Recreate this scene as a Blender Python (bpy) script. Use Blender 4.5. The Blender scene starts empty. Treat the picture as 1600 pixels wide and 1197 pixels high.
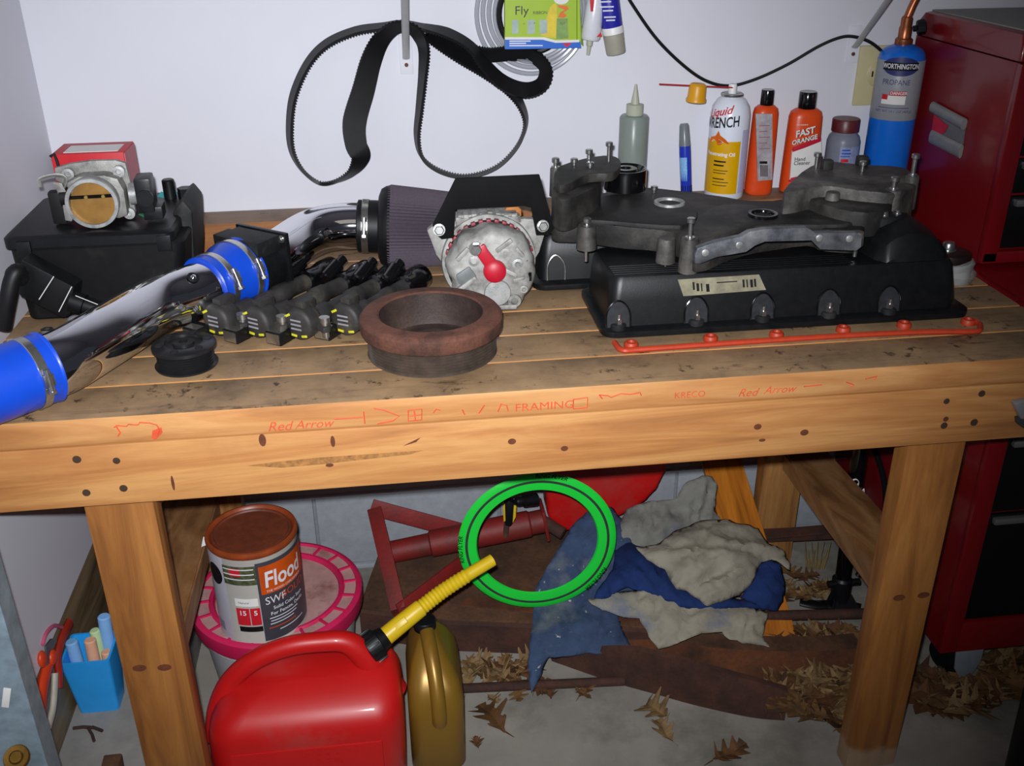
import bpy, bmesh, math, random
from math import sin, cos, pi, radians as rad, sqrt, atan2
from mathutils import Vector as V, Matrix as MX, noise
from mathutils.geometry import delaunay_2d_cdt
random.seed(7)
SC = bpy.context.scene
COL = SC.collection
W_, H_ = 1600, 1197
# ------------------------------------------------------------------ camera
F_, CX, CY, CZ, YAW, PIT, ROL = 1560.86, .5202, -1.1383, 1.3675, .12396, .46298, -.0080
BH = .7833                                   # height of the bench top
def _basis():
    fw = V((sin(YAW)*cos(PIT), cos(YAW)*cos(PIT), -sin(PIT))); rt = V((cos(YAW), -sin(YAW), 0)); up = rt.cross(fw)
    return cos(ROL)*rt + sin(ROL)*up, -sin(ROL)*rt + cos(ROL)*up, fw
RT, UP, FW = _basis()
CAM = V((CX, CY, CZ))
cd = bpy.data.cameras.new('camera'); cam = bpy.data.objects.new('camera', cd); COL.objects.link(cam)
cd.sensor_width = 36; cd.lens = F_/W_*36; cd.clip_start = .02
m = MX((RT, UP, -FW)).transposed().to_4x4(); m.translation = CAM; cam.matrix_world = m
SC.camera = cam
# ------------------------------------------------------------------ world, light, exposure
wd = bpy.data.worlds.new('world'); SC.world = wd; wd.use_nodes = True
bg = wd.node_tree.nodes['Background']; bg.inputs[0].default_value = (.55, .6, .75, 1); bg.inputs[1].default_value = .05
ld = bpy.data.lights.new('camera_flash', 'SPOT'); ld.energy = 130; ld.spot_size = rad(84); ld.spot_blend = 1.0; ld.shadow_soft_size = .012
ld.color = (.93, .95, 1.0)
lo = bpy.data.objects.new('camera_flash', ld); COL.objects.link(lo)
lo.location = CAM + UP*.038 - RT*.02
lo.rotation_euler = (FW - RT*.10 + UP*.05).to_track_quat('-Z', 'Y').to_euler()
ad = bpy.data.lights.new('overhead_fill', 'AREA'); ad.energy = 1.5; ad.size = 1.2; ad.color = (1, .9, .78)  # unseen overhead area light, added as weak fill for the shadows
ao = bpy.data.objects.new('overhead_fill', ad); COL.objects.link(ao); ao.location = (.6, -1.4, 2.34)
ao.rotation_euler = (0, 0, 0)
SC.view_settings.view_transform = 'Standard'; SC.view_settings.look = 'None'
SC.view_settings.gamma = 1; SC.view_settings.use_curve_mapping = False
SC.view_settings.exposure = 0.0
# ------------------------------------------------------------------ helpers
def A(u, v, x=None, y=None, z=None):
    """the point that the photograph's pixel shows on a plane x=, y= or z="""
    d = FW + RT*((u-W_/2)/F_) - UP*((v-H_/2)/F_)
    if x is not None: t = (x-CAM.x)/d.x
    elif y is not None: t = (y-CAM.y)/d.y
    else: t = (z-CAM.z)/d.z
    return CAM + d*t
def frame(o, zdir, xhint=(1, 0, 0)):
    z = V(zdir).normalized(); x = V(xhint); x = (x - z*x.dot(z))
    if x.length < 1e-5: x = z.orthogonal()
    x.normalize(); y = z.cross(x)
    M = MX((x, y, z)).transposed().to_4x4(); M.translation = V(o); return M
def smoothpath(pts, n=8, closed=False):
    P = [V(p) for p in pts]; out = []; N = len(P)
    rng = N if closed else N-1
    for i in range(rng):
        if closed: a, b, c, d = P[i-1], P[i], P[(i+1) % N], P[(i+2) % N]
        else: a, b, c, d = P[max(i-1, 0)], P[i], P[i+1], P[min(i+2, N-1)]
        for k in range(n):
            t = k/n; t2 = t*t; t3 = t2*t
            out.append(.5*((2*b) + (c-a)*t + (2*a-5*b+4*c-d)*t2 + (3*b-a-3*c+d)*t3))
    if not closed: out.append(P[-1].copy())
    return out
class G:
    def __init__(s): s.bm = bmesh.new()
    def _add(s, b, M=None):
        if M is not None: b.transform(M)
        me = bpy.data.meshes.new('t'); b.to_mesh(me); b.free(); s.bm.from_mesh(me); bpy.data.meshes.remove(me); return s
    def box(s, x0, x1, y0, y1, z0, z1, bev=0, M=None, seg=2):
        b = bmesh.new(); bmesh.ops.create_cube(b, size=1)
        for v in b.verts: v.co = V(((x0+x1)/2+v.co.x*(x1-x0), (y0+y1)/2+v.co.y*(y1-y0), (z0+z1)/2+v.co.z*(z1-z0)))
        if bev: bmesh.ops.bevel(b, geom=b.edges[:], offset=bev, segments=seg, affect='EDGES', profile=.6)
        return s._add(b, M)
    def loft(s, loops, cap=True, closed=True, M=None):
        b = bmesh.new(); L = [[b.verts.new(V(p)) for p in lp] for lp in loops]; n = len(L[0])
        for i in range(len(L)-1):
            for k in range(n if closed else n-1):
                q = (L[i][k], L[i][(k+1) % n], L[i+1][(k+1) % n], L[i+1][k])
                try: b.faces.new(q)
                except ValueError: pass
        if cap and closed:
            for lp in (L[0][::-1], L[-1]):
                try: b.faces.new(lp)
                except ValueError: pass
        bmesh.ops.remove_doubles(b, verts=b.verts[:], dist=1e-6)
        bmesh.ops.recalc_face_normals(b, faces=b.faces[:])
        return s._add(b, M)
    def lathe(s, prof, o=(0, 0, 0), axis=(0, 0, 1), n=32, a0=0, a1=2*pi, cap=False, M=None, xhint=(1, 0, 0)):
        Mf = frame(o, axis, xhint); full = abs(a1-a0-2*pi) < 1e-6
        loops = []
        for r, h in prof:
            k = n if full else n+1
            loops.append([Mf @ V((r*cos(a0+(a1-a0)*i/n), r*sin(a0+(a1-a0)*i/n), h)) for i in range(k)])
        return s.loft(loops, cap=cap, closed=full, M=M)
    def cyl(s, p0, p1, r0, r1=None, n=20, bev=0, M=None):
        p0 = V(p0); p1 = V(p1); r1 = r0 if r1 is None else r1; L = (p1-p0).length
        pr = [(r0-bev, 0), (r0, bev), (r1, L-bev), (r1-bev, L)] if bev else [(r0, 0), (r1, L)]
        return s.lathe(pr, p0, p1-p0, n=n, cap=True, M=M)
    def tube(s, path, r, n=10, closed=False, M=None, flat=None):
        P = [V(p) for p in path]; N = len(P); loops = []; prev = None
        for i, p in enumerate(P):
            t = (P[(i+1) % N]-P[i-1]) if closed else (P[min(i+1, N-1)]-P[max(i-1, 0)])
            t.normalize()
            if prev is None: x = t.orthogonal().normalized() if flat is None else V(flat)
            else: x = prev
            x = (x-t*x.dot(t)).normalized(); prev = x; y = t.cross(x)
            rr = r(i/(N-1)) if callable(r) else (r[i] if isinstance(r, list) else r)
            rx, ry = rr if isinstance(rr, tuple) else (rr, rr)
            loops.append([p + x*rx*cos(2*pi*k/n) + y*ry*sin(2*pi*k/n) for k in range(n)])
        if closed: loops.append(loops[0]); return s.loft(loops, cap=False, M=M)
        return s.loft(loops, M=M)
    def prism(s, poly, d, bev=0, M=None, seg=2, holes=()):
        """poly: list of 3-D points of one face, d: extrusion vector"""
        b = bmesh.new(); d = V(d); vs = [b.verts.new(V(p)) for p in poly]
        f = b.faces.new(vs); r = bmesh.ops.extrude_face_region(b, geom=[f])
        nv = [g for g in r['geom'] if isinstance(g, bmesh.types.BMVert)]
        bmesh.ops.translate(b, verts=nv, vec=d); bmesh.ops.recalc_face_normals(b, faces=b.faces[:])
        if bev: bmesh.ops.bevel(b, geom=b.edges[:], offset=bev, segments=seg, affect='EDGES', profile=.6)
        return s._add(b, M)
    def sphere(s, c, r, n=16, sc=(1, 1, 1), M=None):
        b = bmesh.new(); bmesh.ops.create_uvsphere(b, u_segments=n, v_segments=max(6, n//2), radius=1)
        for v in b.verts: v.co = V(c) + V((v.co.x*r*sc[0], v.co.y*r*sc[1], v.co.z*r*sc[2]))
        return s._add(b, M)
    def sheet(s, pts, nx):
        """grid of points, row-major rows of nx"""
        b = bmesh.new(); vs = [b.verts.new(V(p)) for p in pts]
        for j in range(len(pts)//nx-1):
            for i in range(nx-1): b.faces.new((vs[j*nx+i], vs[j*nx+i+1], vs[(j+1)*nx+i+1], vs[(j+1)*nx+i]))
        return s._add(b)
    def quad(s, *p):
        b = bmesh.new(); b.faces.new([b.verts.new(V(q)) for q in p]); return s._add(b)
    def subdiv(s, n=1):
        bmesh.ops.subdivide_edges(s.bm, edges=s.bm.edges[:], cuts=n, use_grid_fill=True); return s
    def jitter(s, amp, sc=20, seed=0):
        for v in s.bm.verts: v.co += noise.noise_vector(v.co*sc+V((seed, 0, 0)))*amp
        return s
    def text(s, body, size, f, bold=0, align='CENTER', shear=0, xs=1.0):
        cu = bpy.data.curves.new('t', 'FONT'); cu.body = body; cu.size = size; cu.align_x = align; cu.align_y = 'CENTER'; cu.offset = bold*size
        cu.shear = shear; cu.resolution_u = 3; cu.space_word = 1
        ob = bpy.data.objects.new('t', cu); me = bpy.data.meshes.new_from_object(ob)
        b = bmesh.new(); b.from_mesh(me); bpy.data.objects.remove(ob); bpy.data.curves.remove(cu); bpy.data.meshes.remove(me)
        bmesh.ops.remove_doubles(b, verts=b.verts[:], dist=1e-6)
        for v in b.verts: v.co = f(v.co.x*xs, v.co.y)
        return s._add(b)
ROOTM = {}
def thing(name, label, cat, loc, rotz=0, group=None, rot=None):
    o = bpy.data.objects.new(name, None); COL.objects.link(o); o.empty_display_size = .03
    o.location = loc; o.rotation_euler = rot or (0, 0, rotz)
    ROOTM[o] = MX.Translation(V(loc)) @ o.rotation_euler.to_matrix().to_4x4()
    o['label'] = label; o['category'] = cat
    if group: o['group'] = group
    return o
def mesh_of(name, g, mat, smooth=38):
    me = bpy.data.meshes.new(name)
    if smooth:
        a = rad(smooth)
        for f in g.bm.faces: f.smooth = True
        for e in g.bm.edges:
            if len(e.link_faces) == 2 and e.calc_face_angle(0) > a: e.smooth = False
    g.bm.to_mesh(me); g.bm.free(); me.materials.append(mat); return me
def part(name, g, mat, parent, label=None, smooth=38, local=False, stuff=False):
    M = ROOTM[parent]
    if not local: g.bm.transform(M.inverted())
    o = bpy.data.objects.new(name, mesh_of(name, g, mat, smooth)); COL.objects.link(o); o.parent = parent; ROOTM[o] = M
    if label: o['label'] = label
    if stuff: o['kind'] = 'stuff'
    return o
def solo(name, g, mat, label, cat, loc, group=None, kind=None, smooth=38):
    M = MX.Translation(V(loc)); g.bm.transform(M.inverted())
    o = bpy.data.objects.new(name, mesh_of(name, g, mat, smooth)); COL.objects.link(o); o.location = loc; ROOTM[o] = M
    if label: o['label'] = label
    if cat: o['category'] = cat
    if group: o['group'] = group
    if kind: o['kind'] = kind
    return o
def struct(name, g, mat, smooth=38): return solo(name, g, mat, None, None, (0, 0, 0), kind='structure', smooth=smooth)
def share(name, src, parent, M=None, label=None):
    o = bpy.data.objects.new(name, src.data); COL.objects.link(o); o.parent = parent; ROOTM[o] = ROOTM[parent]
    if M is not None: o.matrix_local = M
    if label: o['label'] = label
    return o
def dup(root, loc, rot, label, group):
    r = root.copy(); COL.objects.link(r); r.location = loc; r.rotation_euler = rot; r['label'] = label; r['group'] = group
    for ch in list(root.children):
        c = ch.copy(); COL.objects.link(c); c.parent = r
        for g in ch.children:
            d = g.copy(); COL.objects.link(d); d.parent = c
    return r
# ------------------------------------------------------------------ materials
def lin(c):
    if isinstance(c, str): c = [int(c[i:i+2], 16)/255 for i in (0, 2, 4)]
    return tuple(x/12.92 if x <= .04045 else ((x+.055)/1.055)**2.4 for x in c) + (1,)
class N:
    def __init__(s, name):
        s.m = bpy.data.materials.new(name); s.m.use_nodes = True; s.t = s.m.node_tree; s.p = s.t.nodes['Principled BSDF']
    def n(s, typ, **kw):
        x = s.t.nodes.new(typ)
        for k, v in kw.items():
            if k.startswith('i_'): x.inputs[k[2:].replace('_', ' ')].default_value = v
            else: setattr(x, k, v)
        return x
    def l(s, a, b): s.t.links.new(a, b)
    def set(s, **kw):
        for k, v in kw.items(): s.p.inputs[k.replace('_', ' ')].default_value = v
        return s
    def coord(s, scale=(1, 1, 1), rnd=True):
        tc = s.n('ShaderNodeTexCoord'); mp = s.n('ShaderNodeMapping'); mp.inputs['Scale'].default_value = scale
        s.l(tc.outputs['Object'], mp.inputs['Vector'])
        if rnd:
            oi = s.n('ShaderNodeObjectInfo'); mu = s.n('ShaderNodeMath', operation='MULTIPLY'); mu.inputs[1].default_value = 37.0
            s.l(oi.outputs['Random'], mu.inputs[0]); s.l(mu.outputs[0], mp.inputs['Location'])
        return mp.outputs[0]
    def noise(s, vec, scale, detail=4, rough=.6, dist=0):
        x = s.n('ShaderNodeTexNoise'); x.inputs['Scale'].default_value = scale; x.inputs['Detail'].default_value = detail
        x.inputs['Roughness'].default_value = rough; x.inputs['Distortion'].default_value = dist; s.l(vec, x.inputs['Vector']); return x.outputs['Fac']
    def ramp(s, fac, stops):
        r = s.n('ShaderNodeValToRGB'); e = r.color_ramp.elements
        while len(e) < len(stops): e.new(.5)
        for i, (p, c) in enumerate(stops): e[i].position = p; e[i].color = c if len(c) == 4 and not isinstance(c, str) else lin(c)
        s.l(fac, r.inputs[0]); return r.outputs[0]
    def mix(s, fac, a, b, bt='MIX'):
        x = s.n('ShaderNodeMix', data_type='RGBA', blend_type=bt)
        for sock, val in ((x.inputs[0], fac), (x.inputs[6], a), (x.inputs[7], b)):
            if isinstance(val, (int, float)): sock.default_value = val
            elif isinstance(val, (tuple, list)): sock.default_value = val
            elif isinstance(val, str): sock.default_value = lin(val)
            else: s.l(val, sock)
        return x.outputs[2]
    def bump(s, h, strength=.3, dist=.002):
        b = s.n('ShaderNodeBump'); b.inputs['Strength'].default_value = strength; b.inputs['Distance'].default_value = dist
        s.l(h, b.inputs['Height']); s.l(b.outputs[0], s.p.inputs['Normal'])
    def color(s, c):
        if isinstance(c, (str, tuple)): s.p.inputs['Base Color'].default_value = lin(c) if isinstance(c, str) else c
        else: s.l(c, s.p.inputs['Base Color'])
def plain(name, c, rough=.5, metal=0, var=.12, sc=60, bump=0, bsc=None, trans=0, spec=.5, coat=0, alpha=1, dirt=None, dirtamt=.5):
    k = N(name); k.set(Roughness=rough, Metallic=metal); k.p.inputs['Specular IOR Level'].default_value = spec
    if coat: k.p.inputs['Coat Weight'].default_value = coat; k.p.inputs['Coat Roughness'].default_value = .08
    if trans: k.p.inputs['Transmission Weight'].default_value = trans; k.p.inputs['IOR'].default_value = 1.35
    if alpha < 1: k.p.inputs['Alpha'].default_value = alpha
    vec = k.coord(); base = lin(c) if isinstance(c, str) else c
    if var or dirt:
        f = k.noise(vec, sc, 5)
        lo_ = tuple(x*(1-var) for x in base[:3])+(1,); hi = tuple(min(1, x*(1+var)) for x in base[:3])+(1,)
        col = k.ramp(f, [(.3, lo_), (.7, hi)])
        if dirt:
            f2 = k.noise(vec, sc*.35, 6, .7); w = k.ramp(f2, [(.62-.3*dirtamt, (0, 0, 0, 1)), (.75-.2*dirtamt, (1, 1, 1, 1))])
            col = k.mix(w, col, dirt)
        k.color(col)
    else: k.color(base)
    if bump: k.bump(k.noise(vec, bsc or sc*3, 4), bump, .001)
    return k.m
def wood(name, a, b, dark, axis='x', top=None, rough=.55, sc=1.0, stain=.5, foot=False):
    k = N(name); k.set(Roughness=rough)
    st = {'x': (1.2, 14, 14), 'y': (14, 1.2, 14), 'z': (14, 14, 1.2), 'yz': (18, 2.2, 2.2)}[axis]
    vec = k.coord(tuple(x*sc for x in st)); iso = k.coord((1, 1, 1))
    g1 = k.noise(vec, 1.6, 6, .6, 1.2); g2 = k.noise(vec, 9, 3, .7)
    col = k.ramp(g1, [(.32, dark), (.46, b), (.62, a)])
    col = k.mix(k.ramp(g2, [(.35, (0, 0, 0, 1)), (.75, (.35, .35, .35, 1))]), col, dark)
    blot = k.noise(iso, 7, 5, .65)
    col = k.mix(k.ramp(blot, [(.55, (0, 0, 0, 1)), (.8, (.45*stain, .45*stain, .45*stain, 1))]), col, lin('5a3413'))
    if top:
        geo = k.n('ShaderNodeNewGeometry'); sx = k.n('ShaderNodeSeparateXYZ'); k.l(geo.outputs['Normal'], sx.inputs[0])
        up = k.ramp(sx.outputs['Z'], [(.55, (0, 0, 0, 1)), (.9, (1, 1, 1, 1))])
        d1 = k.noise(iso, 9, 8, .68); d2 = k.noise(vec, 4, 6, .7); d3 = k.noise(iso, 38, 5, .7)
        dc = k.ramp(d1, [(.28, top[2]), (.45, top[1]), (.66, top[0])])
        dc = k.mix(k.ramp(d2, [(.30, (.55, .55, .55, 1)), (.46, (0, 0, 0, 1))]), dc, top[2])
        d4 = k.noise(k.coord((3, 9, 9)), 2.6, 7, .72); dc = k.mix(k.ramp(d4, [(.60, (0, 0, 0, 1)), (.70, (.85, .85, .85, 1))]), dc, lin('4a3420'))
        dc = k.mix(k.ramp(d3, [(.60, (0, 0, 0, 1)), (.68, (.85, .85, .85, 1))]), dc, lin('2a1c12'))
        col = k.mix(up, col, dc)
    if foot:
        tc = k.n('ShaderNodeTexCoord'); sp = k.n('ShaderNodeSeparateXYZ'); k.l(tc.outputs['Object'], sp.inputs[0]); ma = k.n('ShaderNodeMath', operation='MULTIPLY_ADD'); ma.inputs[1].default_value = -.075; k.l(k.noise(iso, 22, 4, .6), ma.inputs[0]); k.l(sp.outputs['Z'], ma.inputs[2])
        col = k.mix(k.ramp(ma.outputs[0], [(.0, (.55, .55, .55, 1)), (.02, (0, 0, 0, 1))]), col, lin('b5a58e'))
    k.color(col); k.bump(g2, .25, .0008)
    return k.m
def rust(name, a, b, c, rough=.85, sc=14):
    k = N(name); k.set(Roughness=rough); vec = k.coord()
    f = k.noise(vec, sc, 8, .7); f2 = k.noise(vec, sc*9, 4, .7)
    col = k.ramp(f, [(.3, c), (.48, b), (.7, a)]); col = k.mix(k.ramp(f2, [(.45, (0, 0, 0, 1)), (.75, (.5, .5, .5, 1))]), col, c)
    k.color(col); k.bump(f2, .5, .0012); return k.m
def cast(name, a, b, c, metal=.25, rough=.55, sc=24):
    k = N(name); k.set(Roughness=rough, Metallic=metal); vec = k.coord()
    f = k.noise(vec, sc, 7, .65); f2 = k.noise(vec, sc*14, 3, .6)
    k.color(k.ramp(f, [(.33, c), (.5, b), (.68, a)])); k.bump(f2, .35, .0008); return k.m
M = {}
M['wall'] = plain('white_wall_paint', 'dadae2', .62, var=.02, sc=5, bump=.05, bsc=300)
M['block'] = plain('grey_block_paint', '9a9ea4', .85, var=.10, sc=40, bump=.5, bsc=220)
M['mortar'] = plain('mortar', '85888c', .9, var=.1, sc=60, bump=.4)
M['floor'] = plain('concrete_floor', '958f86', .85, var=.16, sc=7, bump=.3, bsc=200, dirt=lin('6d6a5f'), dirtamt=.35)
M['curb'] = plain('concrete_curb', '8d8a84', .88, var=.15, sc=22, bump=.4, bsc=180)
TOP = (lin('a98964'), lin('8f7455'), lin('6a543f'))
M['top'] = wood('bench_top_wood', 'c98f50', 'b57a3e', 'a06a34', 'x', TOP)
M['topedge'] = wood('bench_front_wood', 'd09a61', 'bd834d', 'a36c3c', 'x', TOP, stain=.3)
M['apron'] = wood('apron_wood', 'c99358', 'b67b45', '9a6538', 'x', stain=.5)
M['leg'] = wood('leg_wood', 'ab7238', '97602c', '774822', 'z', stain=.7, foot=True)
M['legback'] = wood('rear_leg_wood', 'b5854c', 'a06f3c', '6e4723', 'z', stain=.5)
M['brace'] = wood('brace_wood', 'ab7f52', '97693f', '774f2c', 'y', stain=.6)
M['ledge'] = wood('ledge_wood', 'a8703e', '96602f', '6e4422', 'x', (lin('8c7052'), lin('7a6048'), lin('5d4734')))
M['sill'] = wood('sill_wood', 'a08a68', '8a7351', '5e4b34', 'y', stain=.5)
M['orangewood'] = wood('varnished_wood', 'c97a24', 'b3681a', '8f5214', 'yz', rough=.4, stain=.0)
M['knot'] = plain('dark_knot', '61331a', .7, var=.3)
M['redink'] = plain('red_ink', 'd0502c', .7, var=.2)
M['nail'] = plain('nail_steel', '5d4a3c', .5, .6)
# ================================================================== the setting
g = G(); g.box(-1.2, 3.2, -3.0, .72, -.06, 0); struct('floor', g, M['floor'])
g = G(); g.box(-.30, -.062, -.6, .05, -.01, .10); g.box(-.30, .088, .02, .715, -.01, .10, bev=.006); struct('trim_1', g, M['curb'])
wb = struct('wall_back', G().box(-.062, 3.2, .702, .76, .203, 2.36), M['wall'])
part('panel_lip', G().box(-.062, 2.6, .694, .703, .199, .206, bev=.001), M['wall'], wb)
part('mortar', G().box(-.062, 2.6, .712, .76, -.01, .2025), M['mortar'], wb)
src = None
for row, (z0, z1) in enumerate(((.0, .012), (.020, .2005))):
    for k in range(-1, 6):
        x0 = .323+.4*k + (.2 if row == 0 else 0); x1 = x0+.393
        x0 = max(x0, -.06)
        part('concrete_block', G().box(x0, x1, .703+.001*((k*7) % 3), .76, z0, z1, bev=.003), M['block'], wb)
struct('ceiling', G().box(-.2, 3.2, -3.0, .76, 2.36, 2.42), M['wall'])
struct('wall_left', G().box(-.2, -.062, -3.0, .76, .285, 2.36), M['wall'])
g = G(); g.prism([V((-.075, -.9, .284)), V((-.071, -.9, .280)), V((-.071, -.9, .1005)), V((-.12, -.9, .1005)), V((-.12, -.9, .284))], (0, 1.6, 0), bev=.002); struct('baseboard_left', g, M['sill'])
# ================================================================== the workbench
wbench = thing('workbench', 'long wooden workbench of orange pine boards with all the engine parts on top', 'workbench', (.70, .30, 0))
XL, XR = -.045, 1.474
for k in range(7):
    g = G(); g.box(XL, XR, .089*k+(.0 if k == 0 else .001), .089*(k+1)-.001, BH-.038, BH, bev=.0035)
    part('top_plank', g, M['topedge'] if k == 0 else M['top'], wbench)
pl0 = wbench.children[0]
ap = part('front_apron', G().box(XL, XR, 0, .0195, BH-.1275, BH-.0388, bev=.003), M['apron'], wbench)
part('rear_apron', G().box(XL, XR, .614, .6225, BH-.127, BH-.0388, bev=.003), M['apron'], wbench)
struct('trim_2', G().box(-.058, 1.50, .6240, .7015, BH-.03, BH+.0500, bev=.002), M['ledge'])
lgs = []
for x0, y0, m_ in ((.0986, .0198, 'leg'), (1.2358, .0198, 'leg'), (.105, .575, 'legback'), (1.264, .575, 'legback')):
    g = G(); g.box(x0, x0+.0892, y0, y0+.038, 0 if x0 > .5 or y0 > .5 else 0, BH-.0388 if y0 > .5 else BH-.0388, bev=.005)
    lgs.append(part('leg', g, M[m_], wbench))
def bracemesh(fy, ft, ry, rt):
    L = []
    for (xl, xr, zt, zb), y in ((ft, fy), (rt, ry)): L.append([V((xl, y, zb)), V((xr, y, zb)), V((xr, y, zt)), V((xl, y, zt))])
    g = G(); g.loft(L); bmesh.ops.bevel(g.bm, geom=g.bm.edges[:], offset=.003, segments=2, affect='EDGES'); return g
part('side_brace', bracemesh(.0585, (1.240, 1.330, .406, .358), .574, (1.304, 1.398, .302, .262)), M['brace'], wbench)
part('side_brace', bracemesh(.0585, (.089, .181, .398, .352), .574, (.046, .152, .300, .256)), M['brace'], wbench)
def disc(u, v, r, y=-.0003, sx=1.0, sz=1.0, rot=0, t=.0006, n=14):
    c = A(u, v, y=y); return [V((c.x + r*(sx*cos(2*pi*k/n)*cos(rot)-sz*sin(2*pi*k/n)*sin(rot)), y, c.z + r*(sx*cos(2*pi*k/n)*sin(rot)+sz*sin(2*pi*k/n)*cos(rot)))) for k in range(n)]
for u, v, r in ((120, 718, .0058), (182, 720, .005), (135, 770, .0055), (193, 763, .0055), (1479, 627, .0048), (1534, 615, .0055), (1475, 665, .0055), (1522, 660, .006)):
    c = A(u, v, y=0); part('nail', G().cyl((c.x, .001, c.z), (c.x, -.0007, c.z), r, r*.9, n=12), M['nail'], ap)
for u, v, r, sx, sz in ((410, 688, .0065, .7, 1.4), (800, 690, .005, 1.1, .9), (882, 701, .005, 1, .8), (1184, 667, .005, 1.1, .9), (1257, 676, .006, 1, .8), (1191, 688, .004, 1.2, .6), (515, 727, .004, 1.3, .7), (1478, 655, .004, 1, 1), (520, 690, .006, .5, 1.4), (270, 755, .008, .25, 1.4)):
    part('knot', G().prism(disc(u, v, r, -.0002, sx, sz), (0, .0004, 0)), M['knot'], ap)
g = G(); g.prism([A(u, v, y=-.0003) for u, v in ((386, 728), (432, 722), (500, 715), (560, 711), (662, 704), (640, 710), (560, 719), (500, 726), (440, 731))], (0, .0004, 0))
part('gouge', g, plain('dark_scar', '9a6a38', .8, var=.4, sc=150), ap)
g = G(); g.prism([A(630, 697, y=-.0003), A(650, 691, y=-.0003), A(657, 684, y=-.0003), A(652, 686, y=-.0003)], (0, .0004, 0)); part('gouge', g, M['knot'], ap)
for u, v, lg in ((1405, 934, 1), (1443, 930, 1), (218, 1044, 0), (257, 1043, 0)):
    c = A(u, v, y=.0198); P = [V((c.x+.010*cos(2*pi*k/12), .0195, c.z+.006*sin(2*pi*k/12))) for k in range(12)]
    part('nail_stain', G().prism(P, (0, .0004, 0)), M['knot'], lgs[lg])
# red lumber stamps on the front edge of the first plank
def onfront(u, v): 
    o = A(u, v, y=-.0004); return lambda x, y: V((o.x+x, -.0004, o.z+y))
def stamp(body, u, v, size, **kw): return G().text(body, size, onfront(u, v), **kw)
def stroke(pts, r=.0009, y=-.0002):
    return G().tube([A(u, v, y=y) for u, v in pts], (r, r), n=5)
ink = M['redink']
for body, u, v, s, kw in (('Red', 436, 667, .019, dict(shear=.35)), ('Arrow', 490, 663, .0175, dict(shear=.35)), ('FRAMING', 851, 635, .016, dict(xs=1.15)),
                          ('KRECO', 1078, 617, .013, {}), ('Red', 1168, 614, .017, dict(shear=.35)), ('Arrow', 1218, 609, .016, dict(shear=.35))):
    part('red_stamp', stamp(body, u, v, s, **kw), ink, pl0)
for pts in ([(522, 655), (566, 652)], [(568, 643), (570, 662)], [(584, 638), (600, 641), (624, 650), (614, 658), (590, 662)],
            [(178, 668), (182, 665), (198, 666), (200, 663), (216, 664), (218, 660), (234, 661), (245, 664), (250, 672), (246, 682), (240, 686)], [(182, 667), (188, 676), (184, 682)],
            [(638, 641), (659, 639), (659, 656), (638, 658), (638, 641)], [(640, 650), (658, 648)], [(647, 642), (649, 656)], [(936, 617), (950, 618), (955, 621), (970, 615), (985, 616), (1000, 613), (1002, 618)],
            [(936, 617), (941, 623)], [(896, 624), (918, 621), (918, 637), (896, 639), (896, 624)], [(677, 645), (682, 639), (688, 641)], [(722, 640), (726, 648)], [(748, 646), (757, 633)], [(778, 643), (783, 631), (792, 634), (794, 642)],
            [(1322, 597), (1334, 601), (1328, 605)], [(1352, 592), (1370, 588), (1366, 594)], [(1256, 604), (1284, 601)]):
    part('red_stamp', stroke(pts), ink, pl0)
g = G(); g.prism([A(238, 673, y=-.0006), A(252, 668, y=-.0006), A(254, 676, y=-.0006), A(244, 687, y=-.0006), A(237, 685, y=-.0006)], (0, .0005, 0)); part('red_stamp', g, ink, pl0)
# ================================================================== materials of the things
M['chrome'] = plain('chrome', 'e6e6ea', .05, 1, var=0)
M['steel'] = plain('bolt_steel', 'b9b9b6', .3, .95, var=.2, sc=200)
M['clampsteel'] = plain('clamp_steel', 'c9c7c0', .25, .95, var=.1, sc=200)
M['silicone'] = plain('blue_silicone', '0f47c4', .38, var=.06, sc=40, coat=.2)
M['blackplastic'] = plain('black_plastic', '111214', .40, var=.3, sc=80, bump=.1, bsc=500, spec=.35)
M['blackmatte'] = plain('black_matte', '0c0c0d', .62, var=.35, sc=60, dirt=lin('1f1e1c'), dirtamt=.2, spec=.3)
M['blackdusty'] = plain('dusty_black', '1a1b1d', .6, var=.3, sc=40, bump=.15, bsc=400, dirt=lin('333130'), dirtamt=.3, spec=.3)
M['blackgloss'] = plain('black_gloss', '0b0b0d', .12, var=.1, coat=.5)
M['rubber'] = plain('black_rubber', '0f0f12', .5, var=.25, sc=90, spec=.35)
M['coilgrey'] = plain('coil_grey', '2b2927', .6, var=.35, sc=60, bump=.2, dirt=lin('4a4338'), dirtamt=.3)
M['filter'] = plain('filter_gauze', '4a414b', .85, var=.15, sc=400, bump=.6, bsc=900)
M['alum'] = cast('cast_aluminium', 'a3a19b', '8b8a85', '5d5c58', .35, .5, 30)
M['alumbright'] = cast('clean_aluminium', 'b9b9b6', 'a3a4a2', '7f807e', .45, .45, 40)
M['alt'] = cast('alternator_casting', 'aeada8', '95948f', '625f59', .25, .6, 34)
M['cover'] = cast('dirty_casting', '4a4742', '282624', '131212', .15, .62, 14)
M['covergrey'] = cast('grey_casting', '6f6b65', '4a4743', '272523', .2, .58, 20)
M['machined'] = cast('machined_flange', '8f9092', '6d6f74', '44474d', .5, .42, 30)
M['brass'] = plain('brass_plate', '8f6a35', .38, .75, var=.25, sc=30)
M['redplastic'] = plain('red_plastic', 'b5122a', .45, var=.1)
M['copper'] = plain('copper', 'b06a48', .35, .85, var=.2, sc=60)
M['white'] = plain('white_plastic', 'e6e6e4', .45, var=.03)
M['paper'] = plain('paper_white', 'e2e0dc', .7, var=.04)
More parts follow.
